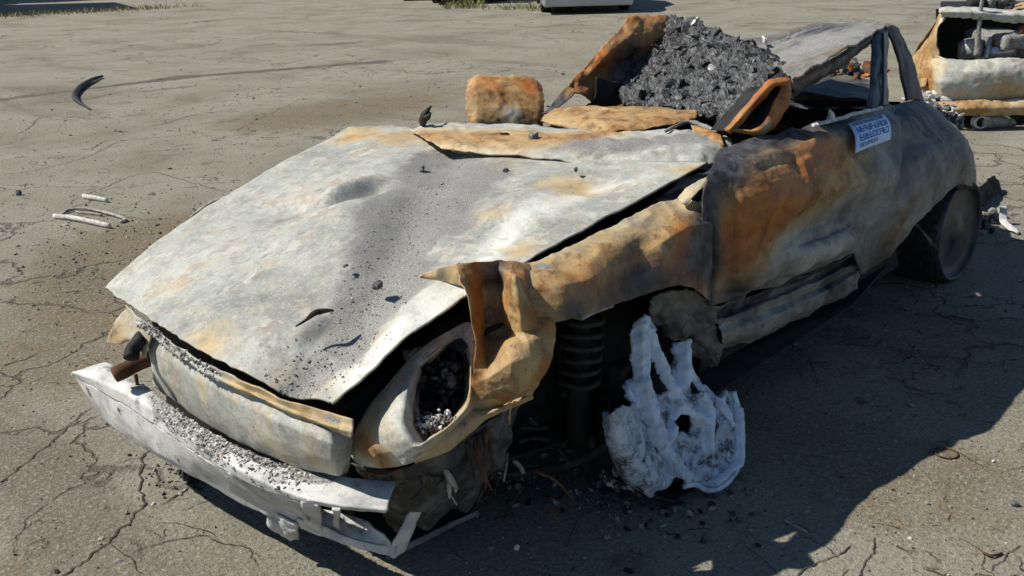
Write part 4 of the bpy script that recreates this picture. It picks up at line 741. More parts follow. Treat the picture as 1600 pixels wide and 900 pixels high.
# near door, sill and rear wing
door = patch('door', [
  [(-0.437,0.670,0.905), (-0.656,0.680,0.913), (-0.922,0.680,0.901), (-1.187,0.680,0.892), (-1.454,0.680,0.883), (-1.748,0.670,0.862)],
  [(-0.271,0.740,0.880), (-0.478,0.770,0.891), (-0.758,0.770,0.878), (-1.035,0.770,0.863), (-1.299,0.770,0.845), (-1.566,0.770,0.825)],
  [(-0.207,0.765,0.835), (-0.408,0.810,0.841), (-0.697,0.810,0.816), (-0.976,0.810,0.794), (-1.252,0.810,0.766), (-1.512,0.810,0.747)],
  [(-0.186,0.775,0.768), (-0.372,0.830,0.773), (-0.630,0.840,0.757), (-0.924,0.840,0.730), (-1.190,0.840,0.706), (-1.429,0.840,0.689)],
  [(-0.198,0.770,0.660), (-0.375,0.815,0.651), (-0.706,0.790,0.613), (-1.020,0.785,0.588), (-1.211,0.815,0.588), (-1.372,0.840,0.593)],
  [(-0.214,0.770,0.578), (-0.412,0.800,0.546), (-0.629,0.835,0.545), (-0.867,0.840,0.529), (-1.101,0.825,0.505), (-1.283,0.820,0.506)],
  [(-0.258,0.775,0.491), (-0.512,0.750,0.440), (-0.767,0.750,0.418), (-0.948,0.775,0.427), (-1.113,0.780,0.420), (-1.216,0.800,0.424)]], 150, 150, STEEL, car, .004, ((.003, 5.), (.0015, 14.)), [
  (RU, ((-0.303,0.820,0.739), (-0.966,0.800,0.835)), .17, 1.2), (RU, ((-0.281,0.800,0.566), (-0.443,0.830,0.649)), .10, .5), (DK, ((-0.321,0.830,0.737), (-0.948,0.820,0.830)), .16, -.5), (DK, ((-0.753,0.830,0.507), (-1.039,0.830,0.502)), .04, -.35), (RU, (-1.189,0.830,0.766), .08, .6), (DK, ((-0.387,0.720,0.897), (-1.189,0.680,0.880)), .07, .6), (DK, (-0.290,0.780,0.848), .09, .45), (DK, ((-0.191,0.780,0.813), (-0.234,0.780,0.516)), .045, .9), (DK, (-0.224,0.800,0.621), .10, .5), (DK, (-0.395,0.780,0.499), .06, .4), (DK, (-1.068,0.830,0.610), .05, .25), (DK, (-0.859,0.800,0.507), .12, .12), (RU, (-0.374,0.790,0.538), .08, .3), (RU, (-1.006,0.800,0.493), .12, -.3)], base=(-.06, -.35, .64), out=(0, 1, .2), edge=.002,  # dark band down the front edge paints the valley's shade
  disp=lambda P: sum(a*np.exp(-(seg_d(P, c, d)[0]/r)**2) for c, d, r, a in (((-0.494,0.800,0.507), (-1.107,0.800,0.492), .04, .016), ((-0.303,0.780,0.500), (-0.796,0.780,0.437), .012, -.014), ((-0.717,0.810,0.567), (-1.101,0.820,0.555), .010, -.013), ((-1.101,0.820,0.555), (-1.336,0.840,0.624), .010, -.012), ((-0.217,0.790,0.791), (-0.275,0.780,0.524), .014, -.02), ((-0.348,0.820,0.824), (-0.352,0.800,0.587), .012, .010), ((-0.565,0.840,0.782), (-0.507,0.820,0.590), .010, -.008), ((-0.471,0.800,0.869), (-1.037,0.800,0.842), .012, -.008), ((-0.795,0.840,0.672), (-1.102,0.840,0.706), .009, .008), ((-0.948,0.840,0.605), (-1.168,0.830,0.506), .02, -.016), ((-0.293,0.820,0.835), (-0.336,0.790,0.549), .05, -.02), ((-0.463,0.830,0.802), (-0.429,0.800,0.566), .07, .012), ((-0.899,0.820,0.838), (-0.593,0.830,0.714), .1, .014))), lin=.55, fold_=((.022, 4.5), (.012, 10.), (.004, 26.)))
patch('sill_panel', [
  [(-0.300,0.755,0.468), (-0.521,0.745,0.434), (-0.767,0.750,0.418), (-0.992,0.755,0.404), (-1.160,0.765,0.397), (-1.263,0.790,0.408)],
  [(-0.351,0.735,0.414), (-0.591,0.720,0.379), (-0.845,0.725,0.365), (-1.073,0.730,0.350), (-1.217,0.745,0.354), (-1.317,0.775,0.369)],
  [(-0.312,0.765,0.421), (-0.545,0.755,0.388), (-0.801,0.757,0.369), (-1.020,0.760,0.354), (-1.167,0.770,0.357), (-1.289,0.790,0.366)],
  [(-0.351,0.750,0.389), (-0.588,0.742,0.354), (-0.847,0.745,0.334), (-1.057,0.750,0.320), (-1.201,0.760,0.324), (-1.310,0.785,0.345)],
  [(-0.325,0.775,0.374), (-0.577,0.770,0.335), (-0.825,0.772,0.319), (-1.017,0.775,0.311), (-1.153,0.785,0.315), (-1.285,0.800,0.332)],
  [(-0.366,0.760,0.325), (-0.644,0.755,0.281), (-0.884,0.760,0.268), (-1.046,0.765,0.263), (-1.177,0.770,0.253), (-1.291,0.785,0.280)],
  [(-0.442,0.720,0.271), (-0.714,0.720,0.236), (-0.971,0.720,0.217), (-1.137,0.725,0.214), (-1.273,0.730,0.203), (-1.368,0.750,0.232)]], 90, 150, STEEL, car, .004, ((.003, 9.),), [(DK, ((-0.339,0.740,0.424), (-1.305,0.770,0.371)), .02, .8), (RU, (-0.427,0.770,0.350), .06, .4), (DK, (-1.102,0.770,0.319), .05, .3)], base=(-.05, -.3, .6), out=(0, 1, 0), edge=.005, lin=.7, fold_=((.016, 6.), (.008, 14.), (.004, 30.)))
patch('rear_fender', [
  [(-1.760,0.670,0.863), (-1.882,0.660,0.855), (-2.057,0.630,0.837), (-2.292,0.570,0.802), (-2.655,0.450,0.737)],
  [(-1.556,0.762,0.825), (-1.682,0.775,0.827), (-1.907,0.740,0.813), (-2.251,0.650,0.771), (-2.732,0.500,0.682)],
  [(-1.501,0.800,0.745), (-1.636,0.830,0.755), (-1.838,0.820,0.755), (-2.214,0.740,0.717), (-2.858,0.550,0.594)],
  [(-1.414,0.832,0.686), (-1.552,0.870,0.706), (-1.770,0.870,0.707), (-2.180,0.800,0.669), (-2.834,0.620,0.531)],
  [(-1.359,0.832,0.587), (-1.504,0.880,0.613), (-1.712,0.900,0.631), (-2.083,0.860,0.620), (-2.765,0.680,0.476)],
  [(-1.270,0.812,0.498), (-1.477,0.865,0.518), (-1.689,0.895,0.560), (-2.032,0.875,0.578), (-2.697,0.720,0.432)],
  [(-1.219,0.790,0.411), (-1.426,0.845,0.450), (-1.679,0.885,0.510), (-1.976,0.880,0.549), (-2.585,0.760,0.410)],
  [(-1.284,0.795,0.311), (-1.427,0.830,0.356), (-1.657,0.875,0.477), (-1.954,0.875,0.532), (-2.513,0.780,0.397)]], 90, 80, STEEL, car, .005, ((.006, 5.), (.003, 16.), (.0012, 40.)), [
  (DK, ((-1.838,0.700,0.840), (-2.145,0.850,0.569)), .22, .3), (RU, ((-1.507,0.860,0.567), (-1.392,0.830,0.378)), .05, .75), (RU, (-1.678,0.780,0.796), .06, .3), (PA, (-1.603,0.750,0.829), .03, .5), (RU, ((-1.673,0.850,0.731), (-1.603,0.870,0.574)), .03, .4), (DK, (-1.434,0.820,0.768), .05, .35), (DK, (-1.334,0.800,0.311), .08, .2), (RU, (-1.359,0.820,0.372), .06, .4)], base=(-.06, -.35, .66), out=(-.2, 1, .2), edge=.002,
  disp=lambda P: sum(a*np.exp(-(seg_d(P, c, d)[0]/r)**2) for c, d, r, a in (((-1.377,0.850,0.593), (-1.234,0.820,0.428), .03, -.012), ((-1.504,0.870,0.594), (-1.420,0.830,0.383), .03, .012))), lin=.3, fold_=((.014, 4.), (.008, 10.), (.003, 26.)))
patch('rear_deck', [[(-2.15, .46, .79), (-2.2, 0, .80), (-2.2, -.58, .80)], [(-2.5, .30, .79), (-2.6, 0, .80), (-2.6, -.58, .80)], [(-2.8, .20, .78), (-2.95, -.10, .79), (-3.0, -.5, .78)], [(-2.9, .22, .50), (-3.1, -.1, .50), (-3.1, -.5, .5)], [(-2.95, .22, .25), (-3.12, -.1, .25), (-3.1, -.5, .25)]], 40, 60, DARKSTEEL, car, .005, ((.012, 7.),), [(RU, (-2.95, -.1, .78), .25, .8), (DK, (-2.9, -.1, .79), .2, -.5)], base=(0, 0, .3))
chunks('burnt_lumps', [((-2.85+rng.gauss(0, .08), -.12+rng.gauss(0, .16), .80+abs(rng.gauss(0, .03))), rng.uniform(.01, .05), .6) for _ in range(90)], None, car, [RUSTP, ASH, CHAR, BROWN])['kind'] = 'stuff'
patch('rear_corner', [[(-2.655,0.450,0.737), (-2.732,0.500,0.682), (-2.858,0.550,0.594), (-2.834,0.620,0.531), (-2.789,0.680,0.459), (-2.594,0.760,0.384)], [(-2.2, .3, .76), (-2.4, .35, .70), (-2.65, .4, .60), (-2.85, .46, .48), (-2.95, .5, .38), (-2.95, .55, .28)]], 24, 60, STEEL, car, .005, ((.01, 9.),), [(AS, (-3.123,0.400,0.614), .10, .9)], base=(0, 0, .6), out=(-.5, .5, .6))
chunks('melted_trim', [(tuple(np.array((-2.823,0.460,0.684))*(1-q)+np.array((-3.026,0.500,0.569))*q+np.array((rng.gauss(0, .02), rng.gauss(0, .03), rng.gauss(.005, .012)))), rng.uniform(.008, .028), .6) for q in [rng.random() for _ in range(70)]], None, car, [PALEASH, ASH, CHAR])['kind'] = 'stuff'
patch('arch_patch', [[(-2.154,0.800,0.484), (-2.283,0.800,0.509), (-2.442,0.800,0.426)], [(-2.219,0.800,0.448), (-2.329,0.800,0.426), (-2.451,0.800,0.401)]], 8, 12, SOOTSHADE, car, .004, (), (), out=(0, 1, 0))
sheet('rear_arch', [(-1.62, .60, .12), (-1.62, .76, .30), (-1.8, .78, .46), (-2.2, .80, .52), (-2.6, .78, .40), (-2.6, .60, .15)], SOOTSHADE, .005).location = (0, -.28, 0)
patch('floor_flange', [[(-0.014,0.720,0.567), (-0.087,0.730,0.576), (-0.188,0.740,0.560), (-0.280,0.750,0.499)], [(-0.084,0.680,0.478), (-0.164,0.700,0.468), (-0.246,0.730,0.440), (-0.336,0.750,0.396)], [(-0.200,0.660,0.406), (-0.279,0.690,0.357), (-0.343,0.720,0.311), (-0.381,0.750,0.307)], [(-0.335,0.680,0.292), (-0.353,0.700,0.259), (-0.367,0.720,0.244), (-0.378,0.740,0.268)]], 50, 50, STEEL, car, .005, ((.022, 12.), (.008, 30.)), [], base=(-.25, .25, .75), out=(.4, .8, -.2), edge=.012, lin=.5, fold_=((.03, 9.), (.012, 22.)))
patch('inner_wing', [[(-0.101,0.628,0.790), (-0.280,0.594,0.800), (-0.468,0.551,0.810), (-0.608,0.540,0.830)], [(-0.122,0.657,0.790), (-0.285,0.640,0.800), (-0.439,0.626,0.820), (-0.651,0.560,0.850)]], 14, 30, BLUEST, car, .004, ((.006, 14.),), ())

# sale sticker on the door
def sticker():
    a, b, c, d = [np.array(p) for p in ((-1.181,0.742,0.885), (-1.517,0.732,0.871), (-1.404,0.812,0.803), (-1.084,0.820,0.808))]
    n = np.cross(b-a, d-a); n /= np.linalg.norm(n); n = n if n[1] > 0 else -n
    def q(u, v, l=0): return tuple((a*(1-u)+b*u)*(1-v)+(d*(1-u)+c*u)*v+n*(l+.014*math.sin(math.pi*v)+.004*math.sin(u*5)))
    N = 12; v = [q(i/N, j/6) for i in range(N+1) for j in range(7)]; f = [(i*7+j, i*7+j+1, i*7+j+8, i*7+j+7) for i in range(N) for j in range(6)]
    o = link('sticker', mesh('sticker', v, f), STICK, car); s = o.modifiers.new('solid', 'SOLIDIFY'); s.thickness = .002; s.offset = -1
    o['label'] = 'blue and white printed sticker'
    def strokes(rows, mat):
        v = []; f = []
        for y0, y1, x0, x1, n_, wd in rows:
            for k in range(n_):
                x = x0+(x1-x0)*k/n_+rng.uniform(0, .004)
                for s0, s1, t0, t1 in rng.sample([(0, .3, 0, 1), (.7, 1, 0, 1), (0, 1, 0, .2), (0, 1, .4, .6), (0, 1, .8, 1)], 3):
                    w_ = (x1-x0)/n_*wd; k0 = len(v)
                    for uu, vv in ((s0, t0), (s1, t0), (s1, t1), (s0, t1)): v.append(q(x+uu*w_, y0+(y1-y0)*vv, .0012))
                    f.append((k0, k0+1, k0+2, k0+3))
        return link('lettering', mesh('lettering', v, f), mat, o, False)
    strokes([(.06, .18, .06, .92, 13, .75)], INKD)
    strokes([(.26, .48, .08, .95, 10, .85), (.54, .74, .10, .95, 10, .85), (.80, .92, .10, .60, 8, .8)], INK)
sticker()
patch('weather_strip', [[(-1.009,0.690,0.900), (-1.142,0.700,0.903), (-1.350,0.700,0.899), (-1.602,0.690,0.886)], [(-0.999,0.700,0.894), (-1.132,0.710,0.894), (-1.340,0.710,0.890), (-1.592,0.700,0.879)]], 6, 40, PALEASH, car, .004, ((.004, 30.),), (), out=(0, .5, 1), edge=.003)
tube('lock_pin', [(-1.155,0.690,0.895), (-1.156,0.690,0.913), (-1.138,0.690,0.933)], [.016, .012, .005], PALEASH, car, 8, 8, wob=.3)

# wheels
def front_wheel():
    n = (.2, .9, .4)
    out = [(0.017,0.685,0.506), (-0.028,0.692,0.513), (-0.062,0.710,0.488), (-0.068,0.722,0.464), (-0.037,0.724,0.445), (-0.042,0.753,0.382), (-0.060,0.777,0.336), (-0.085,0.764,0.380), (-0.097,0.750,0.416), (-0.135,0.756,0.423), (-0.160,0.771,0.401), (-0.145,0.789,0.354), (-0.155,0.815,0.300), (-0.179,0.829,0.280), (-0.197,0.850,0.242), (-0.244,0.856,0.251), (-0.263,0.867,0.235), (-0.251,0.893,0.172), (-0.229,0.918,0.104), (-0.175,0.933,0.043), (-0.116,0.931,0.018), (-0.061,0.918,0.022), (-0.021,0.895,0.053), (0.025,0.881,0.060), (0.049,0.857,0.103), (0.075,0.830,0.150), (0.104,0.802,0.200), (0.104,0.773,0.264), (0.110,0.761,0.288), (0.128,0.739,0.328), (0.119,0.728,0.359), (0.080,0.730,0.373), (0.060,0.708,0.433), (0.042,0.692,0.478)]
    holes = [[(0.010,0.737,0.393), (-0.005,0.743,0.386), (-0.009,0.763,0.343), (-0.013,0.779,0.310), (0.004,0.778,0.304), (0.022,0.759,0.337)], [(0.003,0.810,0.232), (-0.025,0.814,0.236), (-0.052,0.825,0.225), (-0.068,0.842,0.195), (-0.063,0.850,0.175), (-0.034,0.838,0.187), (-0.009,0.824,0.205)], [(-0.138,0.858,0.195), (-0.160,0.861,0.197), (-0.160,0.876,0.165), (-0.136,0.874,0.157)], [(-0.101,0.799,0.308), (-0.135,0.808,0.306), (-0.139,0.824,0.272), (-0.105,0.815,0.274)]]
    rid = [((-0.008,0.691,0.504), (0.060,0.746,0.347), .030, .030), ((0.060,0.746,0.347), (0.069,0.812,0.193), .030, .034), ((0.069,0.812,0.193), (0.012,0.876,0.079), .024, .018), ((-0.023,0.712,0.466), (-0.039,0.788,0.303), .022, .026), ((-0.039,0.788,0.303), (-0.043,0.813,0.248), .026, .030), ((-0.135,0.760,0.412), (-0.086,0.796,0.308), .020, .026), ((-0.105,0.782,0.348), (-0.143,0.847,0.221), .018, .024), ((-0.143,0.847,0.221), (-0.096,0.879,0.126), .018, .022), ((-0.043,0.813,0.248), (-0.126,0.857,0.189), .022, .026), ((-0.039,0.811,0.250), (0.036,0.824,0.183), .018, .022), ((-0.251,0.885,0.190), (-0.189,0.928,0.061), .012, .022), ((-0.181,0.929,0.054), (-0.064,0.915,0.028), .012, .02), ((-0.200,0.855,0.232), (-0.203,0.884,0.167), .016, .016), ((0.114,0.735,0.344), (0.104,0.762,0.290), .014, .018)]
    wheel = plate('wheel', out, holes, [(a_, b_, w_*.92, h_*1.25) for a_, b_, w_, h_ in rid], WHEELM, car, n, .003, .018, [(DK, (-0.010,0.795,0.272), 0.026, 1.26), (DK, (-0.001,0.774,0.313), 0.020, 0.92), (DK, (-0.115,0.815,0.279), 0.029, 1.26), (DK, (-0.162,0.882,0.152), 0.041, 1.03), (DK, (-0.113,0.893,0.103), 0.029, 0.80), (DK, (-0.018,0.864,0.121), 0.038, 1.03), (DK, (0.004,0.836,0.174), 0.023, 0.92), (DK, (-0.216,0.881,0.182), 0.017, 0.80), (DK, (-0.022,0.708,0.475), 0.020, 0.69), (DK, (0.076,0.740,0.351), 0.020, 0.57), (DK, (-0.035,0.889,0.073), 0.026, 0.80), (RU, (0.061,0.843,0.129), .02, .7)], (-.2, -.3, .10))  # dark splats stand in for shaded holes, plus sooty mottling
    wheel['label'] = 'melted white alloy wheel'
    c = np.array((-0.076,0.824,0.239)); nn = np.array(n)/np.linalg.norm(n); inn = c-nn*.02
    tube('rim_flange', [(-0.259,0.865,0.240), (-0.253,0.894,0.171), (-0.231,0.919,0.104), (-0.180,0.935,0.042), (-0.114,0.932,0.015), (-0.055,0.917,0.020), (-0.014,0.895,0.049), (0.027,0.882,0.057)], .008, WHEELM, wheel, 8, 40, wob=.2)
    prof = [(0, .225), (-.015, .222), (-.02, .205), (-.07, .190), (-.13, .200), (-.15, .215), (-.158, .232), (-.165, .232)]
    ax = Vector(nn); a = ax.orthogonal().normalized()
    lathe('rim_inner', Vector(c)+Vector((.03, -.035, -.04)), nn, prof, SOOTSHADE, wheel, 60, .012, (.0, .62), .006)
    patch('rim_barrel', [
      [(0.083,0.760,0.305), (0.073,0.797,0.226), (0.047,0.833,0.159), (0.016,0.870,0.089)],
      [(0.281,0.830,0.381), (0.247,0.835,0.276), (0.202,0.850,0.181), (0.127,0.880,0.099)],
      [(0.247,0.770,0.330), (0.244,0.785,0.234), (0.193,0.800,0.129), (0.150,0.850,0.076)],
      [(0.139,0.700,0.284), (0.129,0.720,0.176), (0.084,0.740,0.082), (0.043,0.790,0.040)]], 40, 50, WHEELM, wheel, .006, ((.004, 14.),), [(DK, (0.129,0.803,0.185), .045, 1.1), (DK, (0.211,0.840,0.166), .05, .8), (AS, (0.231,0.800,0.295), .05, .8), (RU, (0.068,0.848,0.114), .03, .5)], base=(0, .35, .68), out=(.3, 1, .2), edge=.014, lin=.2, fold_=((.012, 14.), (.006, 30.)))
    lathe('brake_disc', Vector(c)-Vector(nn)*.14, nn, [(0, .03), (0, .14), (-.02, .14), (-.02, .03)], SOOTSHADE, wheel, 36, .004)
    rbox('brake_caliper', (0.065,0.700,0.335), (.09, .06, .13), SOOTSHADE, wheel, None, .012, .015, 2)
    chunks('wheel_ash', [((c[0]+rng.uniform(.05, .25)*math.cos(t), c[1]-.04-rng.uniform(0, .10), .045+rng.uniform(0, .06)), rng.uniform(.006, .018), .7) for t in [rng.uniform(-.6, .6) for _ in range(130)]], None, wheel, [ASH, PALEASH, CHAR])['kind'] = 'stuff'
    tube('tyre_bead', [(0.230,0.800,0.237), (0.197,0.820,0.142), (0.147,0.850,0.077), (0.031,0.870,0.002), (-0.075,0.890,-0.034)], .006, TYRE, wheel, 6, 24, wob=.3)
    return wheel
front_wheel()
def spring():
    a = Vector((0.141,0.600,0.543)); b = Vector((0.173,0.620,0.339)); pts = []
    for i in range(150):
        t = i/149; q = t*2*math.pi*6; p = a.lerp(b, t); pts.append((p.x+.062*math.cos(q), p.y+.062*math.sin(q), p.z))
    tube('coil_spring', [(p[0]+.012*mn.noise(Vector(p)*9), p[1]+.012*mn.noise(Vector(p)*9+Vector((3, 0, 0))), p[2]+.008*mn.noise(Vector(p)*14)) for p in pts], .008, PRONG, car, 6, 0, wob=.3)
    tube('damper', [a+Vector((0, 0, .08)), a, b, b-Vector((0, 0, .18))], [.03, .03, .034, .034], SOOTSHADE, car, 14, 0)
    rbox('strut_mount', a+Vector((0, 0, .03)), (.14, .14, .02), DARKSTEEL, car, None, .008, .006, 2)
    tube('track_rod', [(0.324,0.500,0.090), (0.242,0.550,0.082), (0.168,0.620,0.106), (0.135,0.720,0.189)], .014, PRONG, car, 8, 14, wob=.2)
    tube('wishbone', [(0.183,0.450,0.116), (0.155,0.550,0.139), (0.145,0.660,0.173)], .022, PRONG, car, 8, 12, wob=.2)
    for k, (p, q, r, m) in enumerate((((750, 700), (780, 745), .004, ASH), ((792, 705), (788, 750), .003, ASH), ((760, 755), (830, 735), .012, ASH), ((800, 720), (815, 740), .008, PALEASH), ((810, 685), (850, 688), .009, DARKSTEEL), ((770, 770), (850, 772), .003, BROWN))): pass
spring()
for pts, r, m in (([(0.580,0.620,0.324), (0.536,0.620,0.253), (0.490,0.620,0.206)], .0025, STONE), ([(0.489,0.640,0.277), (0.496,0.640,0.239), (0.507,0.640,0.202)], .0025, STONE), ([(0.558,0.600,0.211), (0.490,0.620,0.206), (0.412,0.640,0.186)], .006, PRONG), ([(0.487,0.660,0.261), (0.466,0.660,0.237), (0.452,0.660,0.211)], .006, ASH), ([(0.398,0.600,0.258), (0.338,0.600,0.245), (0.276,0.600,0.211)], .006, PRONG), ([(0.389,0.600,0.297), (0.337,0.600,0.272), (0.284,0.600,0.254)], .006, PRONG), ([(0.404,0.640,0.346), (0.384,0.640,0.323), (0.374,0.640,0.312)], .005, PRONG)):
    tube('loose_wire', pts, r, m, car, 6, 10, wob=.4)
for q in range(16):
    u0 = rng.uniform(585, 800); a = np.array((0.820,0.638,0.374))*(1-(u0-585)/215)+np.array((0.600,0.762,0.467))*((u0-585)/215); L_ = rng.uniform(.04, .14)
    tube('hanging_strip', [tuple(a), (a[0]+rng.gauss(0, .012), a[1]+.012+rng.gauss(0, .012), a[2]-L_*.55), (a[0]+rng.gauss(0, .025), a[1]+.015+rng.gauss(0, .02), a[2]-L_)], [rng.uniform(.003, .008), rng.uniform(.003, .007), .002], rng.choice([PRONG, BROWN, PRONG, STONE]), car, 6, 10, wob=.5, flat=rng.uniform(.4, 1.6))
for q in range(14):
    b_ = np.array((rng.uniform(.30, .62), rng.uniform(.50, .76), rng.uniform(.06, .34))); d_ = np.array((rng.gauss(0, .03), rng.gauss(0, .03), rng.gauss(-.01, .04)))
    tube('loose_wire', [tuple(b_), tuple(b_+d_+np.array((0, 0, .02))), tuple(b_+2*d_)], rng.uniform(.0015, .005), rng.choice([PRONG, BROWN, STONE, PRONG]), car, 6, 12, wob=.4)
def rear_wheel():
    c = Vector((-2.33, .80, .235)); ax = (.06, 1, .03)
    wl = lathe('wheel', c, ax, [(-.30, .21), (-.29, .235), (-.22, .245), (-.06, .245), (-.01, .235), (0, .21)], TYRE, car, 48, .01)
    lathe('rim', c, ax, [(-.02, .235), (.006, .228), (.010, .220), (.002, .212), (-.015, .205), (-.022, .16), (-.020, .10), (-.012, .06), (-.004, .05), (-.004, .0)], simple('sooty_alloy', (.010, .011, .012), (.040, .043, .046), 14, .5, .3, .003, .5), wl, 48, .004)
    o2 = wl.copy(); C.objects.link(o2); o2.parent = car; o2.location = (0, -1.25, 0)
    for ch in list(wl.children): k = ch.copy(); C.objects.link(k); k.parent = o2
    o3 = wl.copy(); C.objects.link(o3); o3.parent = car; o3.location = (2.42, -1.22, 0)
    for ch in list(wl.children): k = ch.copy(); C.objects.link(k); k.parent = o3
rear_wheel()

# ------------------------------------------------------------------ loose burnt stuff lying in and on the car
def charred():
    rows = [
      [(-1.177,-0.201,0.860), (-1.155,-0.069,0.870), (-1.110,0.080,0.885), (-0.988,0.256,0.900), (-0.844,0.417,0.910), (-0.672,0.573,0.925)],
      [(-1.527,-0.489,0.860), (-1.453,-0.293,0.885), (-1.405,-0.114,0.900), (-1.238,0.113,0.920), (-1.012,0.346,0.935), (-0.807,0.540,0.945)],
      [(-1.738,-0.582,0.930), (-1.637,-0.394,0.945), (-1.563,-0.203,0.955), (-1.491,-0.016,0.955), (-1.320,0.218,0.955), (-1.048,0.464,0.970)],
      [(-1.899,-0.613,1.010), (-1.810,-0.454,1.015), (-1.732,-0.282,1.015), (-1.630,-0.072,1.010), (-1.529,0.139,1.000), (-1.206,0.426,1.020)],
      [(-2.107,-0.675,1.080), (-1.981,-0.509,1.085), (-1.859,-0.325,1.080), (-1.796,-0.143,1.055), (-1.680,0.081,1.035), (-1.272,0.428,1.045)],
      [(-2.239,-0.711,1.115), (-2.117,-0.563,1.120), (-2.071,-0.439,1.110), (-1.864,-0.161,1.070), (-1.749,0.051,1.045), (-1.339,0.402,1.050)]]
    sh = patch('charred_debris', rows, 150, 150, CHAR, None, .02, ((.020, 8.), (.014, 24.), (.010, 60.)), (), edge=.01, fold_=((.05, 7.), (.03, 18.)))
    sh.data.polygons.foreach_set('use_smooth', [False]*len(sh.data.polygons))
    tag(sh, 'heap of black charred lining and rubble filling the collapsed windscreen', 'charred debris', kind='stuff')
    sp = scatter_on(sh, 2600, .006, .5, lambda p: .8)+scatter_on(sh, 420, .016, .35, lambda p: .8)+scatter_on(sh, 190, .028, .3, lambda p: .8)
    c = chunks('charred_lumps', sp, None, sh, [SOOTSHADE, SOOTSHADE, CHAR, CHAR, SOOTSHADE, CHAR, CHAR, ASH], 11); c['kind'] = 'stuff'
    sp = scatter_on(sh, 120, .007, .3, lambda p: .5)
    c = chunks('foil_scraps', sp, None, sh, [PALEASH, CHROME]); c['kind'] = 'stuff'
    for p, s in (((-1.506,-0.004,0.975), .035), ((-1.973,-0.020,1.050), .04), ((-1.956,-0.378,1.130), .02)):
        o = chunks('foil_scrap', [(p, s, .2), (tuple(np.array(p)+.012), s*.6, .3)], PALEASH, sh)
charred()
def ash_on(o, want, n, size, name, label, mats):
    sp = scatter_on(o, n, size, .6, want)
    c = chunks(name, sp, None, None, mats); tag(c, label, 'ash', kind='stuff')
def near(segs, r):
    S = [(np.array(a), np.array(b)) for a, b in segs]
    def f(p):
        p = np.array(p)[None, :]; d = min(seg_d(p, a, b)[0][0] for a, b in S); return math.exp(-(d/r)**2)
    return f
ash_on(hood, near([(HV[i], HV[i+1]) for i in range(4)], .07), 2600, .0032, 'ash_grit', 'coarse grey ash and grit along the furrow of the hood', [ASH, ASH, STONE, CHAR])
ash_on(lock, near([((0.977,-0.198,0.570), (1.003,0.181,0.560))], .03), 900, .0042, 'ash_grit', 'black and grey ash lying in the gutter under the hood edge', [ASH, CHAR, PALEASH])
ash_on(bump, near([((1.021,-0.084,0.380), (1.025,0.158,0.370)), ((1.029,0.164,0.370), (0.990,0.425,0.360))], .03), 1500, .0040, 'ash_grit', 'crumbled ash heaped on top of the pale bumper', [ASH, CHAR, PALEASH, ASH])
def bowl_debris():
    sp = []
    for _ in range(150):
        u, v_ = rng.uniform(-1, 1), rng.uniform(-1, 1); p = np.array((0.665,0.589,0.492))+np.array((rng.uniform(-.05, .05), u*.055, v_*.09))
        p[0] += -.3*(p[2]-.5); sp.append((p, rng.uniform(.006, .020), .6))
    o = chunks('headlight_debris', sp, None, None, [SOOTSHADE, SOOTSHADE, CHAR]); tag(o, 'black burnt lumps inside the open headlight socket', 'debris', kind='stuff')
    sp = []
    for _ in range(170):
        p = np.array((0.790,0.685,0.493))+np.array((rng.gauss(0, .016), rng.gauss(0, .022), rng.gauss(0, .012))); p[0] -= .5*abs(p[1]-.66); sp.append((p, rng.uniform(.003, .008), .6))
    o = chunks('ash_grit', sp, None, None, [ASH, PALEASH, CHAR]); tag(o, 'pale grey ash crumbs at the lower rim of the headlight socket', 'ash', kind='stuff')
bowl_debris()
def loose():
    for i, (p, s, m, l) in enumerate((((-0.085,0.133,0.840), .012, CHAR, 'black lump on the ash near the middle of the hood'), ((-0.181,0.333,0.855), .011, CHAR, 'small black cinder on the pale rear half of the hood'), ((0.675,0.396,0.735), .016, CHAR, 'largest black cinder in the ash furrow of the hood'), ((0.008,-0.149,0.830), .013, CHAR, 'black cinder at the far end of the hood furrow'), ((0.662,0.259,0.755), .008, CHAR, 'tiny cinder left of the hood furrow'))):
        tag(chunks('cinder', [(p, s, .6), ((p[0]+.008, p[1]+.006, p[2]), s*.6, .5)], m), l, 'cinder', 'cinders lying on the hood')
    tag(tube('twisted_wire', [(0.901,0.363,0.690), (0.876,0.370,0.700), (0.862,0.383,0.715), (0.837,0.388,0.715), (0.811,0.393,0.710)], [.002, .004, .007, .006, .002], PRONG, None, 6, 20, wob=.4), 'short bent black wire lying on the front of the hood', 'wire')
loose()

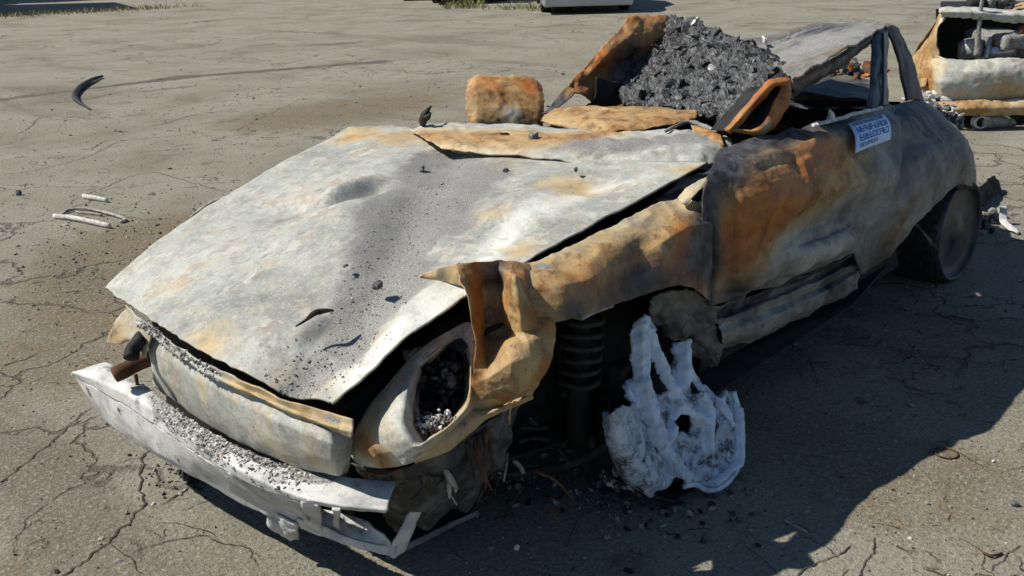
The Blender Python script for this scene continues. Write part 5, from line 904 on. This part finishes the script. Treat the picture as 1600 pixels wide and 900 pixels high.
# ------------------------------------------------------------------ second burnt car behind
def back_car():
    o = tag(empty('burnt_car', (-6.2, -.28, 0)), 'rust and white burnt-out car wreck with open tail, behind the roof', 'burnt car')
    O = np.array((-6.2, -.28, 0))
    def T(name, rows, nu, nv, base, masks=(), crum=((.010, 4.), (.005, 14.)), mat=STEEL, thick=.008, out=(.737, .676, 0)):
        p = patch(name, rows, nu, nv, mat, None, thick, crum, masks, base, out=out, edge=.01); p.data.transform(Matrix.Translation(-Vector(O))); p.parent = o; return p
    bk = np.array((-.737, -.676, 0)); rg = np.array((-.676, .737, 0))
    T('tail_panel', [
      [(-5.895,-0.637,0.549), (-5.892,-0.566,0.534), (-5.974,-0.402,0.530), (-6.075,-0.248,0.534), (-6.186,-0.097,0.531), (-6.451,0.192,0.520), (-6.830,0.457,0.506), (-7.216,0.508,0.519)],
      [(-6.015,-0.802,0.467), (-5.803,-0.574,0.465), (-5.888,-0.363,0.451), (-5.998,-0.213,0.448), (-6.130,-0.069,0.443), (-6.405,0.215,0.440), (-6.873,0.504,0.431), (-7.261,0.557,0.442)],
      [(-6.052,-0.835,0.359), (-5.770,-0.550,0.364), (-5.897,-0.353,0.344), (-6.008,-0.202,0.342), (-6.141,-0.057,0.336), (-6.417,0.228,0.334), (-6.903,0.537,0.327), (-7.289,0.588,0.355)],
      [(-6.068,-0.818,0.246), (-5.839,-0.550,0.233), (-5.950,-0.354,0.210), (-6.085,-0.208,0.204), (-6.219,-0.061,0.199), (-6.487,0.231,0.198), (-6.976,0.542,0.199), (-7.363,0.594,0.230)]], 44, 120, (-.12, -.15, -.1),
      [(RU, (-5.970,-0.777,0.398), .20, .9), (RU, (-6.070,-0.224,0.362), .12, .5), (RU, (-6.214,-0.067,0.248), .2, .55), (RU, (-5.756,-0.566,0.548), .1, .5), (RU, (-5.902,-0.703,0.286), .16, .6), (RU, (-5.949,-0.356,0.230), .2, .35)])
    T('tail_fender', [
      [(-6.336,-0.821,0.828), (-6.039,-0.702,0.863), (-5.948,-0.653,0.852), (-5.960,-0.639,0.823)],
      [(-6.714,-1.001,0.636), (-6.217,-0.804,0.708), (-5.940,-0.691,0.746), (-5.888,-0.659,0.761)],
      [(-6.866,-1.131,0.508), (-6.288,-0.874,0.597), (-5.948,-0.712,0.647), (-5.876,-0.657,0.656)],
      [(-7.015,-1.265,0.374), (-6.359,-0.944,0.473), (-6.011,-0.732,0.531), (-5.901,-0.629,0.549)],
      [(-7.007,-1.273,0.261), (-6.346,-0.959,0.358), (-6.034,-0.795,0.435), (-5.918,-0.686,0.475)],
      [(-7.019,-1.260,0.100), (-6.350,-0.954,0.209), (-6.087,-0.827,0.263), (-5.897,-0.709,0.307)]], 50, 40, (.55, 0, 0), [(RU, (-6.263,-0.901,0.511), .4, .35), (RU, (-5.939,-0.663,0.800), .08, -.5)])
    T('side_panel', [[(-6.343,-0.813,0.828), (-7.015,-1.265,0.374), (-7.019,-1.260,0.100)], [(-8.307,-1.336,0.772), (-8.611,-1.595,0.459), (-8.618,-1.588,0.102)], [(-10.158,-1.685,0.691), (-10.497,-1.906,0.432), (-10.504,-1.899,0.061)]], 20, 20, (.5, 0, .2), out=(-.3, -.5, .3))
    T('deck_rail', [
      [(-5.974,-0.698,0.906), (-6.050,-0.571,0.914), (-6.164,-0.417,0.896), (-6.265,-0.306,0.878), (-6.366,-0.197,0.869), (-6.701,0.169,0.851), (-7.120,0.477,0.820)],
      [(-5.844,-0.648,0.888), (-5.929,-0.526,0.886), (-6.040,-0.374,0.873), (-6.140,-0.266,0.859), (-6.240,-0.157,0.851), (-6.593,0.199,0.827), (-7.125,0.483,0.781)],
      [(-5.881,-0.637,0.843), (-5.953,-0.529,0.841), (-6.066,-0.376,0.819), (-6.167,-0.265,0.796), (-6.267,-0.156,0.787), (-6.599,0.205,0.774), (-7.131,0.490,0.733)]], 16, 90, (-.2, .1, -.1), [(RU, (-5.846,-0.616,0.889), .08, .5)])
    T('bumper', [
      [(-5.777,-0.691,0.204), (-5.815,-0.502,0.225), (-5.907,-0.342,0.231), (-6.029,-0.194,0.233), (-6.162,-0.049,0.232), (-6.494,0.313,0.233), (-6.964,0.603,0.245)],
      [(-5.747,-0.636,0.163), (-5.791,-0.439,0.175), (-5.849,-0.316,0.178), (-5.982,-0.172,0.178), (-6.114,-0.028,0.182), (-6.445,0.333,0.178), (-6.926,0.620,0.187)],
      [(-5.805,-0.602,0.108), (-5.817,-0.440,0.112), (-5.886,-0.321,0.118), (-6.019,-0.176,0.118), (-6.152,-0.031,0.122), (-6.485,0.333,0.119), (-6.979,0.620,0.125)]], 20, 90, (.7, 0, -.1), [(DK, (-5.858,-0.455,0.199), .05, .9), (AS, (-6.134,-0.154,0.212), .09, .2), (RU, (-6.150,-0.136,0.216), .10, -.8)])
    # bumper corner of molten trim
    sp = [(tuple(np.array((-5.818,-0.647,0.202))+np.array((rng.gauss(0, .05), rng.gauss(0, .07), rng.gauss(0, .03)))), rng.uniform(.015, .05), .5) for _ in range(40)]
    def loc(x): x.data.transform(Matrix.Translation(-Vector(O))); x.parent = o; return x
    loc(chunks('melted_trim', sp, None, None, [PALEASH, ASH, ALLOY]))['kind'] = 'stuff'
    # hull behind the opening
    def hull(name, pts):
        x = link(name, mesh(name, pts, [tuple(range(len(pts)))]), SOOTSHADE, None, False); loc(x)
        s = x.modifiers.new('solid', 'SOLIDIFY'); s.thickness = .02
    hull('engine_bay', [(-6.618,-0.957,0.845), (-7.849,0.384,0.796), (-7.957,0.503,-0.044), (-6.685,-0.885,0.007)])
    hull('engine_bay', [(-5.950,-0.650,0.823), (-5.986,-0.685,0.674), (-6.000,-0.670,0.501), (-6.682,-0.888,0.416), (-6.659,-0.912,0.603), (-6.666,-0.905,0.791)])
    hull('floor_pan', [(-5.929,-0.674,0.073), (-7.252,0.621,0.067), (-10.384,0.041,-0.089), (-8.628,-1.873,-0.086)])
    hull('valance', [(-5.887,-0.601,0.096), (-7.004,0.617,0.111), (-7.065,0.625,-0.008), (-5.967,-0.572,0.026)])
    hull('deck_lid', [(-6.237,-0.781,0.886), (-7.386,0.471,0.811), (-8.422,0.270,0.819), (-7.154,-1.113,0.869)])
    # engine remains in the opening
    loc(tube('air_pump', [(-6.175,-0.479,0.529), (-6.165,-0.490,0.638), (-6.163,-0.493,0.667)], [.10, .10, .04], DARKSTEEL, None, 16))
    loc(tube('fan_drum', [(-6.301,-0.342,0.524), (-6.293,-0.351,0.613)], [.15, .15], CHROME, None, 18))
    loc(tube('fan_drum', [(-6.468,-0.234,0.513), (-6.459,-0.243,0.603)], [.10, .10], ASH, None, 18))
    x = rbox('engine_block', (-6.429,-0.350,0.649), (.30, .62, .12), ASH, None, Matrix.Rotation(R(-43), 3, 'Z'), .03, .02, 2); loc(x)
    for a, b, r, m in (((-6.245,-0.180,0.674), (-6.272,-0.152,0.744), .03, BROWN), ((-6.195,-0.236,0.685), (-6.280,-0.143,0.663), .03, ASH), ((-6.093,-0.347,0.526), (-6.212,-0.365,0.668), .02, CHROME)):
        loc(tube('hose', [a, tuple((np.array(a)+np.array(b))/2+np.array((0, 0, .03))), b], r, m, None, 8, 8, wob=.2))
    loc(tube('prop_rod', [(-6.048,-0.396,0.547), (-6.038,-0.407,0.730), (-6.035,-0.410,0.872), (-6.037,-0.407,1.031)], [.03, .02, .016, .016], ASH, None, 8, 16, wob=.3))
    loc(tube('exhaust_pipe', [(-5.990,-0.281,0.057), (-6.185,-0.217,0.039), (-6.561,-0.133,-0.004)], .052, DARKSTEEL, None, 18, 10))
    loc(lathe('exhaust_tip', (-5.962,-0.282,0.061), tuple(-bk), [(0, .035), (.012, .035), (.014, .05), (0, .06), (-.05, .056)], CHROME, None, 24))
    loc(lathe('exhaust_tip', (-5.983,-0.289,0.058), tuple(-bk), [(.006, 0), (.006, .036)], SOOTSHADE, None, 24))
    loc(tube('burnt_trim', [(-6.382,-0.623,0.880), (-6.421,-0.581,0.918), (-6.464,-0.534,0.897), (-6.453,-0.546,0.868)], .05, SOOTSHADE, None, 8, 14, wob=.5))
    sp = [(tuple(np.array((-6.520,-0.473,0.885))+rg*rng.uniform(-.1, .15)+np.array((0, 0, rng.uniform(-.03, .06)))), rng.uniform(.02, .05), .7) for _ in range(26)]
    loc(chunks('burnt_lumps', sp, None, None, [ASH, CHAR]))['kind'] = 'stuff'
    T('quarter_sheet', [[(-6.557,-0.433,0.863), (-6.671,-0.382,0.877), (-6.791,-0.325,0.900), (-7.134,0.049,0.956)], [(-6.466,-0.384,0.852), (-6.530,-0.314,0.864), (-6.593,-0.245,0.876), (-6.921,0.113,0.873)]], 10, 30, (.6, .1, .1))
    for dz in (.85, 2.15):
        c = Vector((-6.627,-0.356,0.038)); c = Vector((O[0], O[1], 0))+Vector(bk)*.75+Vector(rg)*dz; c.z = .25
        x = lathe('wheel', c, tuple(rg), [(-.10, .16), (-.1, .25), (.1, .25), (.1, .16), (.02, .15), (.02, 0)], TYRE, None, 32, .01); loc(x)
        c2 = c+Vector(bk)*2.3+Vector(rg)*.9; x = lathe('wheel', c2, tuple(rg), [(-.10, .16), (-.1, .25), (.1, .25), (.1, .16), (.02, .15), (.02, 0)], TYRE, None, 32, .01); loc(x)
back_car()

# ------------------------------------------------------------------ parked cars at the far edge of the yard (mostly above the frame)
def parked(loc, rz, paint, label, van=False):
    o = tag(empty('parked_car', loc), label, 'truck' if van else 'car', 'vehicles parked along the far edge'); o.rotation_euler.z = rz
    L, W, H = (5.2, 2.0, 2.5) if van else (4.4, 1.78, 1.42)
    if van: prof = [(.0, .35), (.0, 1.0), (.35, 1.15), (1.0, 1.9), (1.4, 2.4), (1.5, 4.2), (5.18, 4.2), (5.2, 1.2), (5.2, .35)]
    else: prof = [(.0, .17), (-.02, .55), (.06, .72), (.5, .84), (1.15, .92), (1.75, 1.34), (2.3, 1.42), (3.0, 1.38), (3.7, .98), (4.3, .90), (4.4, .6), (4.36, .17)]
    P = np.array(prof); bm = bmesh.new(); n = len(P)
    ring = []
    for y in (-1, -.94, -.8, 0, .8, .94, 1):
        row = []
        for x, z in P:
            tum = max(0, z-.85)*.28 if not van else max(0, z-1.1)*.08
            inset = .04 if abs(y) == 1 else 0
            row.append(bm.verts.new((x+(L/2-x)*.03*abs(y)**3, y*(W/2)-np.sign(y)*tum*min(1, abs(y)), z-(.05 if abs(y) > .97 and z > .7 else 0))))
        ring.append(row)
    for a, b in zip(ring[:-1], ring[1:]):
        for i in range(n): bm.faces.new((a[i], a[(i+1) % n], b[(i+1) % n], b[i]))
    bm.faces.new(ring[0][::-1]); bm.faces.new(ring[-1]); bmesh.ops.recalc_face_normals(bm, faces=bm.faces[:])
    me = bpy.data.meshes.new('body'); bm.to_mesh(me); bm.free(); body = link('body', me, paint, o, False)
    bv = body.modifiers.new('bevel', 'BEVEL'); bv.width = .03; bv.segments = 2
    for x in ((.85, L-.95)):
        for s in (-1, 1):
            wl = lathe('wheel', (x, s*(W/2-.10), .32), (0, s, 0), [(-.10, .2), (-.1, .31), (.09, .32), (.11, .29), (.10, .2)], TYRE, o, 32)
            lathe('rim', (x, s*(W/2-.10), .32), (0, s, 0), [(.09, .2), (.105, .19), (.07, .15), (.10, .05), (.10, 0)], CHROME, wl, 20)
    def glass(name, pts, m=GLASS):
        g = link(name, mesh(name, pts, [tuple(range(len(pts)))]), m, o, False); s = g.modifiers.new('solid', 'SOLIDIFY'); s.thickness = .02; s.offset = 0
    if van:
        glass('windscreen', [(.40, -.8, 1.22), (.40, .8, 1.22), (1.02, .72, 1.98), (1.02, -.72, 1.98)])
        for s in (-1, 1): glass('window', [(1.3, s*1.0, 1.3), (2.0, s*1.0, 1.3), (2.0, s*.94, 1.95), (1.45, s*.94, 1.95)])
    else:
        glass('windscreen', [(1.18, -.70, .97), (1.18, .70, .97), (1.70, .60, 1.335), (1.70, -.60, 1.335)])
        for s in (-1, 1): glass('window', [(1.5, s*.885, .95), (2.4, s*.885, .95), (2.4, s*.77, 1.32), (1.9, s*.77, 1.32)]); glass('window', [(2.48, s*.885, .95), (3.5, s*.885, .95), (3.1, s*.77, 1.30), (2.48, s*.77, 1.32)])
    rbox('bumper', (-.02, 0, .32), (.14, W*.98, .34), paint, o, None, .04)
    rbox('grille', (-.07, 0, .36), (.06, .8, .10), RUBBER, o, None, .01)
    rbox('undertray', (L/2, 0, .20), (L*.92, W*.8, .06), RUBBER, o, None, .01)
    for s in (-1, 1): rbox('headlight', (.0, s*.62, .64), (.14, .36, .13), LAMPW, o, None, .03)
    rbox('number_plate', (-.10, 0, .46), (.02, .5, .11), WHITE, o, None, .004)
    return o
VIEW = math.atan2(-.676, -.737)
parked((-13.75, -10.2, 0), VIEW, SILVER, 'silver parked car whose bumper and tyre show beyond the charred roof')
parked((-15.6, -16.6, 0), VIEW, DBLUE, 'dark blue parked car just past the far edge, between grass and left corner')
parked((-14.9, -14.6, 0), VIEW, WHITEP, 'white parked car beyond the grass tufts at the top middle')
parked((-6.8, -23.5, 0), R(-108), WHITEP, 'tall white box truck added out of view at the top left to throw the dark shadow', True)  # unseen trucks added to cast the shadow in this corner
parked((-8.42, -28.55, 0), R(-108), SILVER, 'tall grey box truck added out of view behind the white one to extend its shadow', True)

# ------------------------------------------------------------------ things lying on the ground
def arc_strip(name, pts, w_, h_, mat, label, cat, group=None):
    o = tube(name, pts, w_, mat, None, 8, 40, wob=.15, flat=h_); return tag(o, label, cat, group)
arc_strip('rubber_strip', [(-3.592,-9.774,0.020), (-3.344,-9.514,0.030), (-3.005,-9.086,0.030), (-2.743,-8.677,0.025), (-2.573,-8.349,0.020), (-2.448,-7.987,0.015), (-2.378,-7.717,0.010), (-2.312,-7.473,0.010)], [.014, .024, .03, .03, .03, .022, .012, .008], 1.0, RUBBER, 'curved black rubber strip lying on the asphalt', 'rubber strip')
tag(tube('white_slat', [(-0.247,-3.706,0.016), (-0.289,-3.578,0.020), (-0.320,-3.400,0.020), (-0.354,-3.222,0.016)], .010, WHITE, None, 8, 16, wob=.3, flat=1.6), 'long white slat, lowest of the bits of white trim', 'white trim', 'white trim pieces lying by the hood')
tag(tube('white_slat', [(-0.591,-4.045,0.014), (-0.606,-3.944,0.018), (-0.639,-3.816,0.014)], .010, WHITE, None, 8, 12, wob=.3, flat=1.6), 'short white slat lying on its own above the trim frame', 'white trim', 'white trim pieces lying by the hood')
tag(tube('trim_frame', [(-0.296,-3.723,0.010), (-0.377,-3.785,0.014), (-0.458,-3.726,0.014), (-0.487,-3.539,0.014), (-0.490,-3.311,0.012), (-0.442,-3.273,0.010)], .009, STONE, None, 8, 30, wob=.5), 'thin bent grey trim frame beside the long white slat', 'trim frame')
tag(tube('trim_frame', [(-0.387,-3.722,0.010), (-0.423,-3.613,0.012), (-0.453,-3.513,0.010)], .006, STONE, None, 6, 12, wob=.5), 'short grey trim rod inside the bent trim frame', 'trim frame')
tag(tube('pale_strip', [(-0.751,-3.006,0.020), (-0.920,-3.104,0.030), (-1.055,-3.176,0.030)], [.01, .02, .014], STONE, None, 8, 14, wob=.3), 'pale strip lying on the ground along the far hood edge', 'strip')
tag(tube('dark_scrap', [(-1.111,-3.217,0.020), (-1.163,-3.226,0.020), (-1.212,-3.243,0.020)], .018, CRACK, None, 8, 8, wob=.3), 'dark scrap at the end of the pale strip by the hood', 'scrap')
def ring():
    c = Vector((-0.724,1.344,0.003)); pts = [(c.x+.034*math.cos(2*math.pi*k/40)*1.0, c.y+.034*math.sin(2*math.pi*k/40), .003) for k in range(40)]
    pts = [(p[0], p[1], .004) for p in pts]+[(pts[0][0], pts[0][1], .004)]
    tag(tube('wire_ring', pts, .0028, BROWN, None, 6, 0), 'small rusty wire ring on the sunlit dirt right of the shadow', 'ring')
ring()
def stone(p, s, m, label, g='loose stones on the asphalt'):
    tag(chunks('stone', [((p[0], p[1], s*.45), s, .7)], m), label, 'stone', g)
stone((0.492,0.667,0.000), .012, PALEASH, 'white pebble at the tip of the sunlit patch below the wheel')
stone((1.210,-0.106,0.000), .007, PALEASH, 'tiny white pebble beside the long crack at bottom left')
stone((-0.406,1.406,0.000), .010, STONE, 'small stone on the sunlit dirt below the wire ring')
stone((-0.763,1.470,0.000), .008, PALEASH, 'pale pebble near the right edge beside the dirt stain')
stone((-0.394,1.163,0.000), .008, CHAR, 'black pebble just inside the upper edge of the sunlit ground')
stone((-0.370,-4.493,0.000), .03, CHAR, 'dark stone near the left edge above the trim frame')
stone((-0.552,1.593,0.000), .012, CHAR, 'dark pebble by the right edge near the lower cracks')
for pts, l in (([(-0.263,1.602,0.004), (-0.258,1.626,0.008), (-0.292,1.640,0.004)], 'dark twig by the lower right corner'), ([(-0.077,1.141,0.004), (-0.060,1.184,0.010), (-0.061,1.219,0.004)], 'thin pale twig at the corner of the shadow edge')):
    tag(tube('twig', pts, .0035, BROWN if 'dark' in l else STONE, None, 6, 10, wob=.5), l, 'twig')
# torn black flap and pale scrap behind the rear wheel
fl = patch('torn_flap', [
  [(-4.027,0.420,0.110), (-4.055,0.420,0.097), (-4.087,0.420,0.075)],
  [(-3.755,0.450,0.114), (-3.964,0.440,0.056), (-4.153,0.430,0.008)],
  [(-3.530,0.480,0.134), (-3.855,0.460,0.031), (-4.164,0.440,-0.064)],
  [(-3.564,0.480,0.047), (-3.891,0.460,-0.058), (-4.189,0.440,-0.150)],
  [(-3.639,0.480,-0.097), (-3.945,0.460,-0.164), (-4.137,0.440,-0.195)]], 40, 30, SOOTSHADE, None, .006, ((.012, 16.),), (), out=(.7, .7, 0), edge=.01)
tag(fl, 'torn black flap with a pointed tip standing behind the rear wheel', 'torn flap')
sc = patch('pale_scrap', [[(-3.383,0.661,0.100), (-3.402,0.688,0.100)], [(-3.346,0.679,0.030), (-3.370,0.710,0.030)], [(-3.307,0.712,0.020), (-3.261,0.802,0.012)], [(-3.270,0.737,0.012), (-3.231,0.806,0.006)]], 20, 8, ALLOY, None, .006, ((.006, 16.),), (), edge=.004)
tag(sc, 'pale bent scrap lying behind the torn black flap', 'scrap')
sp = [(tuple(np.array((-3.293,0.594,0.010))+np.array((rng.gauss(0, .12), rng.gauss(0, .07), rng.uniform(0, .03)))), rng.uniform(.008, .03), .6) for _ in range(60)]
tag(chunks('rubble', sp, None, None, [CHAR, ASH, SOOTSHADE]), 'burnt rubble on the ground behind the rear wheel', 'rubble', kind='stuff')
sp = [(tuple(np.array((0.849,-0.345,0.008))+np.array((rng.gauss(0, .02), rng.gauss(0, .035), rng.uniform(0, .01)))), rng.uniform(.003, .012), .6) for _ in range(120)]
tag(chunks('rubble', sp, None, None, [CHAR, CRACK, SOOTSHADE]), 'black burnt crumbs on the ground under the bumper', 'rubble', kind='stuff')
sp = [(tuple(np.array(p)+np.array((rng.gauss(0, .10), rng.gauss(0, .10), 0))), rng.uniform(.004, .014), .6) for p in ((0.237,0.494,0.006), (0.096,0.550,0.006), (0.119,0.799,0.006), (0.055,0.928,0.006)) for _ in range(50)]
tag(chunks('rubble', sp, None, None, [CHAR, ASH, SOOTSHADE]), 'burnt crumbs scattered under the front wheel', 'rubble', kind='stuff')

# weeds and dry grass along the far edge
LEAF = simple('weed_leaf', (.10, .12, .035), (.22, .22, .08), 30, .7, .1, .001)
DRY = simple('dry_grass', (.22, .18, .08), (.36, .30, .14), 30, .8, .1, .001)
def tuft(p, n, h, mat, spread):
    v = []; f = []
    for _ in range(n):
        a = rng.uniform(0, 6.28); r = spread*math.sqrt(rng.random()); b = Vector((p[0]+r*math.cos(a), p[1]+r*math.sin(a), 0)); hh = h*rng.uniform(.4, 1.1)
        t = b+Vector((rng.gauss(0, .7)*hh, rng.gauss(0, .7)*hh, hh)); s = Vector((math.cos(a*3), math.sin(a*3), 0))*hh*.07; k = len(v)
        mdl = b.lerp(t, .5)+Vector((0, 0, hh*.1)); v += [b-s, b+s, mdl+s*.8, mdl-s*.8, t]; f += [(k, k+1, k+2, k+3), (k+3, k+2, k+4)]
    return mesh('weed', v, f)
for p, n, h, mt, sp_, l in (((-14.045,-13.867,0.000), 160, .20, LEAF, .5, 'green weed left of the pale gap at the top edge'), ((-14.092,-12.756,0.000), 70, .12, LEAF, .5, 'low green weed in the middle of the top edge'), ((-14.323,-12.174,0.000), 160, .15, LEAF, .7, 'yellow-green weed clump next to the silver car tyre'), ((-14.524,-11.203,0.000), 160, .24, LEAF, .35, 'green weed in front of the silver car bumper')):
    tag(link('weeds', tuft(p, n, h, mt, sp_), mt, None, False), l, 'weeds', kind='stuff')
def dry():
    v = []; f = []
    for _ in range(900):
        u = rng.uniform(-20, 260); q = Vector((-7.610,-22.801,0.000)).lerp(Vector((-11.131,-21.334,0.000)), u/265); q += Vector((rng.gauss(0, .35), rng.gauss(0, .35), 0))
        hh = rng.uniform(.03, .14); t = q+Vector((rng.gauss(0, .3)*hh, rng.gauss(0, .3)*hh, hh)); s = Vector((rng.uniform(-1, 1), rng.uniform(-1, 1), 0))*.015; k = len(v)
        v += [q-s, q+s, t]; f.append((k, k+1, k+2))
    tag(link('dry_grass', mesh('dry_grass', v, f), DRY, None, False), 'sparse dry yellow grass along the shaded far edge', 'grass', kind='stuff')
dry()
